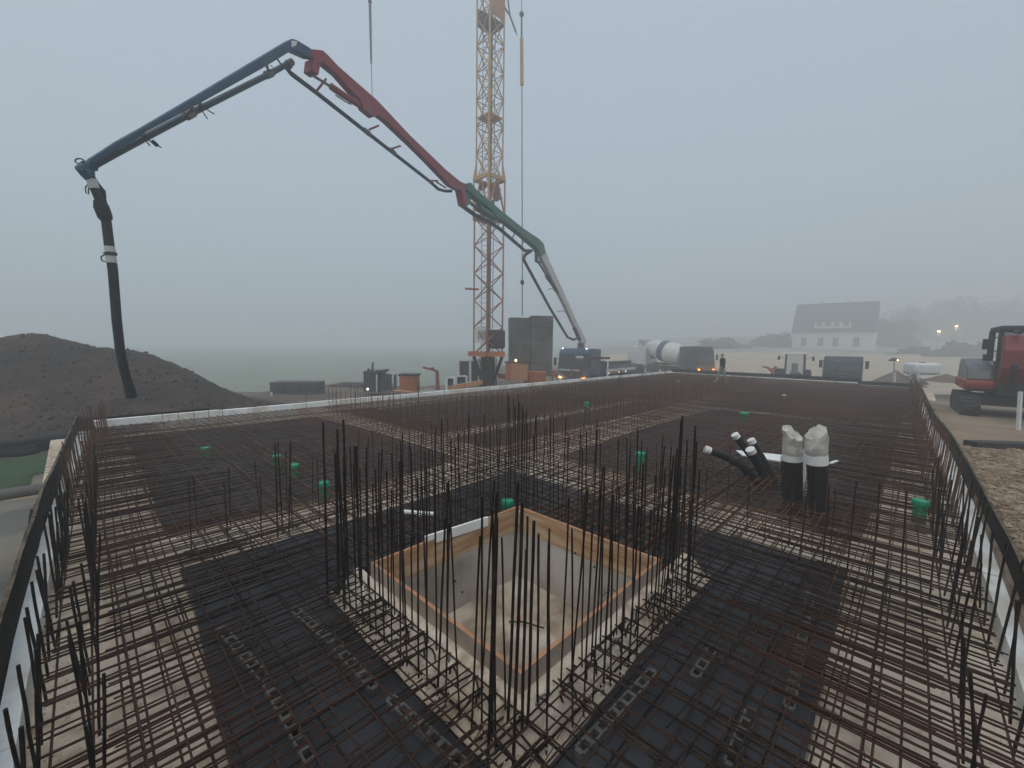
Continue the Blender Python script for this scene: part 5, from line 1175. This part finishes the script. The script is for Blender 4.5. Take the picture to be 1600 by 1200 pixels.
m = MB(M); m.bb((-.15, -.2, 1.1), (-.75, .2, 1.95)); m.build('seat', MT['chassis'], tr_, smooth=0, bevel=.06)
gl = material('clear_cab_glass', (.5, .55, .55), .05, alpha=.25)
m = MB(M); m.bb((.12, -.56, 1.3), (.14, .56, 2.58)); m.build('windscreen', gl, tr_, smooth=0)
m = MB(M); m.bb((-1.1, -.62, .6), (.25, .62, 1.12)); m.build('cab_base', MT['dgrey'], tr_, smooth=0)
pl = empty('plough_arm', PZ(1205, 588, 31.5), 0, 'orange curved plough arms left of the grey tractor', 'plough')
m = MB(); m.tube([PZ(1191, 573, 31.5), PZ(1198, 573.5, 31.5), PZ(1203, 577, 31.5), PZ(1208, 583, 31.5), PZ(1209, 590, 31.5)], [.05, .09, .1, .1, .1], 7); m.build('arm', MT['orange'], pl)
m = MB(); m.tube([PZ(1206, 582, 31.5), PZ(1210, 577, 31.5), PZ(1212, 572.5, 31.5)], [.1, .12, .12], 7); m.build('arm', MT['crane_red'], pl)
m = MB(); vbox(m, 1213, 576, 1228, 590, 31.5, .8); m.build('block', MT['dgrey'], pl, smooth=0, bevel=.1)
ml = empty('site_lamp', PZ(1396, 600, 29), 0, 'white site lamp post with lit domed shade on the right', 'lamp')
m = MB(); m.bar(PZ(1397, 602, 29), PZ(1397, 582, 29), .16, .1); m.build('post', MT['white'], ml, smooth=0)
m = MB(); m.tube([PZ(1397, 583, 29), PZ(1397, 566, 29)], .025, 6); m.build('rod', MT['steel'], ml)
sp = PZ(1397, 563, 29); m = MB(); m.lathe([(.30, -.06), (.28, .02), (.18, .12), (.05, .17), (0, .18)], sp, 16); m.build('shade', MT['dark'], ml)
m = MB(); m.lathe([(0, -.06), (.06, -.03), (.06, .03), (0, .06)], sp - FWD * .27 + UP * .01, 10); m.build('bulb', MT['lamp_warm'], ml)
wt = empty('water_tank', PZ(1440, 590, 30), 0, 'rounded white water tank standing on the pale sand at right', 'tank'); c = PZ(1440, 576, 30)
m = MB(); m.box(c, (1.85, 1.1, .85), RV); tk = m.build('body', MT['white'], wt, smooth=30, bevel=.2)
m = MB(); m.lathe([(.2, 0), (.2, .08), (0, .09)], c + UP * .4, 12); m.build('lid', MT['steel'], tk)
for x in (1422, 1434): m = MB(); m.bar(PZ(x, 583, 29.5), PZ(x, 598, 29.5), .12, .08); m.build('support', MT['white'], wt, smooth=0)
def heap(px, py, Z, w, h, mat, label, name='sand_heap'):
    b = PZ(px, py, Z); m = MB(); n, k = 8, 26; vs = []
    for i in range(n + 1):
        r = i / n
        for a in range(k):
            q = 2 * math.pi * a / k; rr = r * w * (1 + .15 * noise.noise(Vector((math.cos(q), math.sin(q), px))))
            vs.append((b.x + rr * math.cos(q), b.y + rr * math.sin(q), b.z - .1 + h * (1 - r) ** 1.15 + .06 * noise.noise(Vector((rr * math.cos(q) * 2, rr * math.sin(q) * 2, px)))))
    m.add(vs, [(i * k + a, i * k + (a + 1) % k, (i + 1) * k + (a + 1) % k, (i + 1) * k + a) for i in range(n) for a in range(k)]); return tag(m.build(name, mat, smooth=60), label, 'heap')
heap(1398, 599, 31, 1.7, 1.1, MT['yard'], 'brown pointed sand heap behind the lit site lamp'); heap(1425, 597, 32, 1.0, .85, MT['mound'], 'small dark soil heap between lamp and white tank', 'soil_heap'); heap(1478, 594, 29, 1.5, .55, MT['yard'], 'flat brown soil heap right of the white tank', 'soil_heap')
# ---------------------------------------------------------------- excavator at the right picture edge
MT['exo'] = material('excavator_orange', (0.36, 0.055, 0.024), 0.5, (0.28, 0.05, 0.025), 2.5, spec=.5)
MT['exr'] = material('excavator_boom_red', (0.22, 0.026, 0.018), 0.55, (0.16, 0.024, 0.018), 3.0)
MT['track'] = material('rubber_track', (0.035, 0.036, 0.036), 0.85, (0.055, 0.05, 0.045), 6, .3, 30)
MT['hood'] = material('grey_glossy_hood', (0.13, 0.145, 0.16), 0.3, (0.1, 0.11, 0.12), 2)
ef = (-RGT * .66 - FWD * .75).normalized(); EC = W(16.1, 13.65, 0); eg = .03
ex = empty('excavator', (EC.x, EC.y, eg), ang(ef), 'orange tracked excavator with dark cab standing beside the right edge', 'excavator'); M = frame(ex)
for s in (1, -1):                                                        # s=-1 : its right side, on the left in the picture
    y = s * .92; prof = []
    for a in range(9): w = -math.pi / 2 + math.pi * a / 8; prof.append((1.15 + .31 * math.cos(w), .33 + .31 * math.sin(w)))
    for a in range(9): w = math.pi / 2 + math.pi * a / 8; prof.append((-1.15 + .31 * math.cos(w), .33 + .31 * math.sin(w)))
    m = MB(M); m.slab([(x, y, z) for x, z in prof], (0, .42, 0)); t_ = m.build('track', MT['track'], ex, smooth=30)
    per = []
    for i in range(len(prof)):
        a, b = Vector((prof[i][0], 0, prof[i][1])), Vector((*prof[(i + 1) % len(prof)],)).to_3d(); b = Vector((prof[(i + 1) % len(prof)][0], 0, prof[(i + 1) % len(prof)][1])); nn = max(1, int((b - a).length / .13))
        for k in range(nn): per.append((a.lerp(b, k / nn), (b - a).normalized()))
    m = MB(M)
    for p, d in per: m.bar(p + Vector((0, y - .21, 0)), p + Vector((0, y + .21, 0)), .05, .05, d)
    m.build('grouser', MT['track'], t_, smooth=0)
    for x in (1.15, -1.15): m = MB(M); m.lathe([(.2, -.23), (.24, -.2), (.24, .2), (.2, .23)], (x, y, .33), 16, (0, 1, 0)); m.build('idler', MT['chassis'], t_)
m = MB(M); m.bb((-1.0, -.7, .35), (1.0, .7, .62)); m.build('undercarriage', MT['chassis'], ex, smooth=0)
m = MB(M); m.lathe([(.5, .6), (.5, .78)], (0, 0, 0), 18); m.build('slew_ring', MT['chassis'], ex)
m = MB(M); m.bb((-1.25, -1.02, .78), (1.1, 1.02, 1.0)); m.build('deck', MT['chassis'], ex, smooth=0, bevel=.05)
m = MB(M); m.slab([(1.0, -.72, .82), (1.12, -.72, 1.05), (1.05, -.72, 1.3), (.8, -.72, 1.62), (.2, -.72, 1.82), (-1.0, -.72, 1.8), (-1.3, -.72, 1.4), (-1.3, -.72, .9)], (0, .62, 0)); hd = m.build('hood', MT['hood'], ex, smooth=0, bevel=.1)
m = MB(M); m.slab([(1.06, -.74, .80), (1.15, -.74, 1.0), (1.12, -.74, 1.16), (-1.3, -.74, 1.16), (-1.36, -.74, .84)], (0, .68, 0)); m.build('skirt', MT['exo'], ex, smooth=0, bevel=.06)
m = MB(M); m.slab([(1.13, -.72, 1.17), (1.0, -.72, 1.45), (.98, -.72, 1.17)], (0, .64, 0)); m.build('hood_front', MT['glass'], hd, smooth=0, bevel=.02)
m = MB(M); m.slab([(-.7, 0, .8), (-1.55, 0, .85), (-1.6, 0, 1.7), (-.7, 0, 1.75)], (0, 2.0, 0)); m.build('counterweight', MT['exo'], ex, smooth=0, bevel=.15)
cx0, cx1, cy0, cy1, cz0, cz1 = .95, -.65, -.38, .98, 1.0, 2.72
for x, y in ((cx0, cy0), (cx0, cy1), (cx1, cy0), (cx1, cy1)):
    m = MB(M); m.bar((x, y, cz0), (x - (.12 if x > 0 else 0), y, cz1), .11, .11); m.build('cab_post', MT['chassis'], ex, smooth=0)
m = MB(M); m.box(((cx0 + cx1) / 2 - .03, (cy0 + cy1) / 2, cz1 + .05), (cx0 - cx1 + .1, cy1 - cy0 + .12, .17)); rf = m.build('cab_roof', MT['chassis'], ex, smooth=0, bevel=.05)
m = MB(M); m.box((cx0 - .08, cy0 + .2, cz1 + .06), (.06, .2, .06)); m.build('work_light', MT['steel'], rf, smooth=0)
m = MB(M); m.bb((cx0 - .02, cy0, cz0), (cx1, cy1, cz0 + .45)); m.build('cab_base', MT['chassis'], ex, smooth=0, bevel=.03)
m = MB(M); m.slab([(cx0 - .06, (cy0 + cy1) / 2, cz0 + .4), (cx0 - .10, (cy0 + cy1) / 2, cz1)], (0, cy1 - cy0, 0)) if False else m.bar((cx0 - .04, (cy0 + cy1) / 2, cz0 + .42), (cx0 - .12, (cy0 + cy1) / 2, cz1 - .02), cy1 - cy0 - .1, .01, (1, 0, 0)); m.build('windscreen', material('tinted_cab_glass', (.10, .13, .12), .08, alpha=.45), ex, smooth=0)
m = MB(M); m.bb((-.1, .05, 1.4), (-.45, .55, 2.25)); m.build('seat', MT['chassis'], ex, smooth=0, bevel=.08)
for z, yy in ((2.28, -.66), (1.86, -.62)):
    m = MB(M); m.tube([(cx0 - .05, cy0, z + .2), (cx0 + .02, yy, z + .22)], .018, 5); m.box((cx0 + .02, yy, z), (.09, .22, .33 if z > 2 else .2)); m.build('mirror', MT['chassis'], ex, smooth=0, bevel=.05)
# boom, arm, bucket folded in front of the cab
by = -.17
m = MB(M); m.slab([(1.0, by, .95), (1.3, by, .95), (1.75, by, 1.55), (1.78, by, 2.1), (1.5, by, 2.55), (1.15, by, 2.5), (1.3, by, 2.1), (1.28, by, 1.7), (.95, by, 1.25)], (0, .46, 0)); bo = m.build('boom', MT['exr'], ex, smooth=0, bevel=.03)
m = MB(M); m.bb((.9, by - .25, .7), (1.4, by + .25, 1.1)); m.build('swing_post', MT['chassis'], ex, smooth=0, bevel=.04)
m = MB(M); m.tube([(1.45, by, 1.0), (1.85, by, 1.7)], .07, 10); m.build('lift_cylinder', MT['chassis'], ex)
m = MB(M); m.slab([(1.35, by + .75, 2.5), (1.6, by + .75, 2.62), (1.95, by + .75, 2.4), (2.2, by + .75, 1.3), (2.2, by + .75, .75), (2.0, by + .75, .75), (1.9, by + .75, 1.4), (1.75, by + .75, 2.1)], (0, .26, 0)); m.build('arm', MT['exo'], ex, smooth=0, bevel=.03)
m = MB(M); m.tube([(1.3, by, 2.66), (1.9, by, 2.62)], .06, 10); m.build('arm_cylinder', MT['chassis'], ex)
m = MB(M); m.slab([(2.0, by + .75, .8), (2.35, by + .75, .85), (2.5, by + .75, .45), (2.3, by + .75, .08), (1.85, by + .75, .02), (1.6, by + .75, .25), (1.75, by + .75, .4), (2.0, by + .75, .35)], (0, .8, 0)); m.build('bucket', MT['chassis'], ex, smooth=0, bevel=.03)
for k in range(3): m = MB(M); m.tube([(1.2, by + .2 + .03 * k, 1.2), (1.5, by + .22 + .03 * k, 1.9), (1.35, by + .2 + .03 * k, 2.5)], .018, 5); m.build('hydraulic_line', MT['chassis'], ex)
m = MB(); b = PZ(1594.5, 644, 11); m.bar(b, PZ(1594.5, 612, 11), .07, .05, RGT); b0 = b
m = MB(); g_ = Vector((b.x, b.y, gz(b.x, b.y))); m.bar(g_, PZ(1594.5, 612, 11), .075, .05, RGT); tag(m.build('stake', MT['white'], smooth=0), 'white stake in front of the excavator arm', 'stake')
pa, pb = GP(1515, 694, .08), GP(1640, 698, .08); m = MB(); m.bar(pa, pb, .3, .14); tag(m.build('timber_beam', MT['chassis'], smooth=0, bevel=.01), 'dark timber beam lying across the ground before the excavator', 'beam')
# ================================================================ house, trees, street lamps in the fog
MT['plaster'] = material('white_render', (0.74, 0.70, 0.63), 0.9, (0.68, 0.64, 0.57), .6)
MT['tiles'] = material('dark_roof_tiles', (0.05, 0.052, 0.055), 0.85, (0.035, 0.036, 0.04), 1.5)
MT['leaf'] = material('foggy_foliage', (0.045, 0.075, 0.03), 0.9, (0.03, 0.05, 0.022), 1.2)
MT['bark'] = material('bark', (0.06, 0.045, 0.035), 0.9)
ZH = 104.0; hb = PZ(1297, 553, ZH)
hx = (RGT * .74 - FWD * .67).normalized(); hr = ang(hx)
house = empty('house', (hb.x, hb.y, hb.z - .6), hr, 'white rendered house with steep dark roof faint in the fog', 'house'); M = frame(house)
L2, D = 8.3, 10.5; we, wr = 6.4, 13.3
m = MB(M); m.bb((-L2 + .15, 0, -.4), (L2 - .15, D, we)); wl_ = m.build('wall', MT['plaster'], house, smooth=0)
for s in (-1, 1):
    m = MB(M); m.slab([(s * (L2 - .25), 0.02, we), (s * (L2 - .25), D - .02, we), (s * (L2 - .25), D / 2, wr - .25)], (.2, 0, 0)); m.build('gable', MT['plaster'], house, smooth=0)
for s in (0, 1):
    ye, yr = (-.5, D / 2) if s == 0 else (D + .5, D / 2)
    m = MB(M); m.slab([(-L2, ye, we - .35), (L2, ye, we - .35), (L2, yr, wr), (-L2, yr, wr)], (0, -.1 if s == 0 else .1, .22)); rf = m.build('roof', MT['tiles'], house, smooth=0)
    if s == 0:
        for x in (-3.2, 2.2): m = MB(M); m.bb((x - .35, D / 2 - .1, wr - .8), (x + .35, D / 2 + .6, wr + 1.0)); m.build('chimney', MT['plaster'], rf, smooth=0)
        m = MB(M); m.slab([(-.6, 2.85, 9.9), (.6, 2.85, 9.9), (.6, 3.5, 10.8), (-.6, 3.5, 10.8)], (0, -.06, .1)); m.build('skylight', MT['steel'], rf, smooth=0)
m = MB(M); m.slab([(0, -.15, we + .5), (0, -.15, we + 2.1), (0, 3.2, we + 3.6), (0, 3.2, we + .5)], (7.2, 0, 0)); dm = m.build('dormer', MT['plaster'], house, smooth=0)
m = MB(M); m.slab([(0, -.5, we + 2.1), (0, -.5, we + 2.25), (0, 3.4, we + 3.9), (0, 3.4, we + 3.7)], (7.7, 0, 0)); m.build('dormer_roof', MT['tiles'], dm, smooth=0)
for x in (-2.6, -.9, .9, 2.6): m = MB(M); m.bb((x - .5, -.17, we + .9), (x + .5, -.14, we + 1.9)); m.build('window', MT['steel'], dm, smooth=0)
for x in (-5.6, -2.1, .85, 4.8):
    m = MB(M); m.bb((x - .55, -.02, 2.6), (x + .55, .05, 4.6)); w_ = m.build('window', MT['glass'], house, smooth=0)
    m = MB(M); m.bb((x - .7, -.12, 2.48), (x + .7, .02, 2.58)); m.build('sill', MT['steel'], w_, smooth=0)
    m = MB(M); m.bb((x - .03, -.035, 2.6), (x + .03, -.021, 4.6)); m.build('frame', MT['white'], w_, smooth=0)
def tree(px, pyb, pyt, Z, wpx, label, seed, name='tree', n=6500, trunk=.25, grp='trees in the fog'):
    b = PZ(px, pyb, Z); b.z -= .5; H = PZ(px, pyt, Z).z - b.z; R = wpx / 2 * Z / F_PX; rr = random.Random(seed)
    root = empty(name, b, 0, label, 'tree' if name == 'tree' else 'hedge', grp)
    m = MB(); pts = [b + Vector((.15 * noise.noise(Vector((i, seed, 0))), .15 * noise.noise(Vector((i, seed, 4))), H * .75 * i / 6)) for i in range(7)]
    m.tube(pts, [trunk * (1 - .8 * i / 6) for i in range(7)], 7)
    for k in range(7):
        a = rr.uniform(0, 6.3); s = pts[2 + k % 4]; e = s + Vector((math.cos(a) * R * .6, math.sin(a) * R * .6, H * .22)); m.tube([s, s.lerp(e, .5) + UP * .1, e], [trunk * .4, trunk * .25, .02], 5)
    m.build('trunk', MT['bark'], root)
    cl = [(rr.gauss(0, .38) * R, rr.gauss(0, .38) * R, H * rr.uniform(.22, .86), rr.uniform(.28, .5) * R) for _ in range(20)]
    m = MB()
    for k in range(n):
        cx_, cy__, cz_, cr = rr.choice(cl); v = Vector((rr.gauss(0, 1), rr.gauss(0, 1), rr.gauss(0, 1))).normalized() * cr * rr.random() ** .4
        c = b + Vector((cx_, cy__, cz_)) + v; s = rr.uniform(.2, .5); q = Matrix.Rotation(rr.uniform(0, 6.3), 3, 'Z') @ Matrix.Rotation(rr.uniform(-1.2, 1.2), 3, 'X')
        m.add([c + q @ Vector(w) for w in ((-s, -s * .6, 0), (s, -s * .6, .05), (s, s * .6, 0), (-s, s * .6, .05))], [(0, 1, 2, 3)])
    m.build('crown', MT['leaf'], root, smooth=0)
tree(1216, 556, 524, 112, 46, 'bushy tree sloping up against the left house gable', 1); tree(1190, 558, 530, 115, 34, 'low rounded tree left of the house', 2)
tree(1400, 552, 503, 118, 60, 'tall faint tree directly right of the house', 3); tree(1442, 552, 472, 150, 95, 'biggest faint tree behind the street lamps', 4, n=9000)
tree(1500, 556, 480, 155, 90, 'faint wide tree behind the excavator cab', 5, n=9000); tree(1560, 560, 470, 160, 110, 'faint tree at the right picture edge', 6, n=9000)
tree(1120, 556, 536, 105, 60, 'low dark tree behind the mixer cab', 7); tree(1155, 558, 541, 108, 44, 'low shrub between mixer cab and the house trees', 8)
def hedge(x0, x1, pyb, pyt, Z, label, seed):
    rr = random.Random(seed); m = MB(); a, b = PZ(x0, pyb, Z), PZ(x1, pyb, Z); h = PZ(x0, pyt, Z).z - a.z; st_ = MB()
    for k in range(5200):
        t = rr.random(); c = a.lerp(b, t) + FWD * rr.uniform(-.9, .9); c.z = a.z + (b.z - a.z) * t - .4 + (h + .4) * rr.random() ** .8 * (.75 + .6 * noise.noise(Vector((t * 7, seed, 0))) + .2 * noise.noise(Vector((t * 23, seed, 3)))) * max(.1, math.sin(math.pi * min(max(t, .01), .99))) ** .45; s = rr.uniform(.18, .42)
        q = Matrix.Rotation(rr.uniform(0, 6.3), 3, 'Z') @ Matrix.Rotation(rr.uniform(-1.2, 1.2), 3, 'X'); m.add([c + q @ Vector(w) for w in ((-s, -s * .6, 0), (s, -s * .6, .05), (s, s * .6, 0), (-s, s * .6, .05))], [(0, 1, 2, 3)])
    root = empty('hedge', (a + b) / 2, 0, label, 'hedge'); m.build('foliage', MT['leaf'], root, smooth=0)
    for k in range(9): c = a.lerp(b, (k + .5) / 9); st_.tube([c - UP * .6, c + UP * h * .6], .06, 5)
    st_.build('stem', MT['bark'], root)
hedge(1085, 1245, 562, 551, 88, 'long dark hedge left below the house', 1); hedge(1240, 1380, 562, 549, 92, 'dark hedge hiding the house foot', 2); hedge(1380, 1475, 562, 541, 85, 'dark hedge right of the house', 3); hedge(1440, 1560, 565, 530, 80, 'tall dense hedge below the street lamps', 4)
for px, py, l in ((1467, 518, 'lit street lamp farther left glowing through fog'), (1494.5, 510, 'lit street lamp farther right glowing through fog')):
    p = PZ(px, py, 95); root = empty('street_lamp', (p.x, p.y, gz(p.x, p.y)), 0, l, 'street lamp', 'lit street lamps')
    m = MB(); m.tube([(p.x, p.y, gz(p.x, p.y)), (p.x, p.y, p.z + .25), (p.x - RGT.x * .5, p.y - RGT.y * .5, p.z + .35)], [.09, .06, .05], 7); m.build('pole', MT['steel'], root)
    m = MB(); m.box(p + UP * .3, (.7, .3, .1), RV); m.build('head', MT['steel'], root, smooth=0)
    m = MB(); m.lathe([(0, -.2), (.22, -.1), (.28, .1), (.2, .22)], p, 12); m.build('lamp', material('street_lamp_glow', (1, .8, .5), .4, emit=(1, .72, .38), estr=6), root)

# light given off by the lit lamps
def glow(name, p, power, col, parent):
    l = bpy.data.lights.new(name, 'POINT'); l.energy = power; l.color = col; l.shadow_soft_size = .12
    o = bpy.data.objects.new(name, l); COL.objects.link(o); o.parent = parent; o.location = frame(parent).inverted() @ Vector(p)
for (px, py), o in zip(((1467, 518), (1494.5, 510)), [q for q in COL.objects if q.name.startswith('street_lamp')]):
    glow('street_lamp_light', PZ(px, py + 3, 94.4), 260, (1, .75, .42), o)
for s in (1, -1):
    glow('headlight_light', frame(pump) @ Vector((.3, s * .97, .8)), 22, (1, .62, .3) if s < 0 else (1, .4, .12), pump)
    glow('headlight_light', frame(mix) @ Vector((.3, s * .97, .8)), 22, (1, .45, .15), mix)
glow('cabinet_light', PZ(806, 562, 24.3), 10, (1, .65, .3), crane)
# ================================================================ fog
m = MB(); m.bb((-440, -440, -2.6), (640, 640, 32.0))
hz = m.build('haze', None, base=Vector((0, 0, -2.6)), smooth=0); tag(hz, 'thick pale morning fog over the whole site', kind='stuff')
hm = bpy.data.materials.new('fog'); hm.use_nodes = True; nt = hm.node_tree
for n in list(nt.nodes):
    if n.type == 'BSDF_PRINCIPLED': nt.nodes.remove(n)
pv = nt.nodes.new('ShaderNodeVolumePrincipled'); pv.inputs['Color'].default_value = (0.96, 0.975, 0.99, 1); pv.inputs['Density'].default_value = 0.0105; pv.inputs['Anisotropy'].default_value = 0.55
nt.links.new(pv.outputs[0], nt.nodes['Material Output'].inputs['Volume'])
hz.data.materials.clear(); hz.data.materials.append(hm)
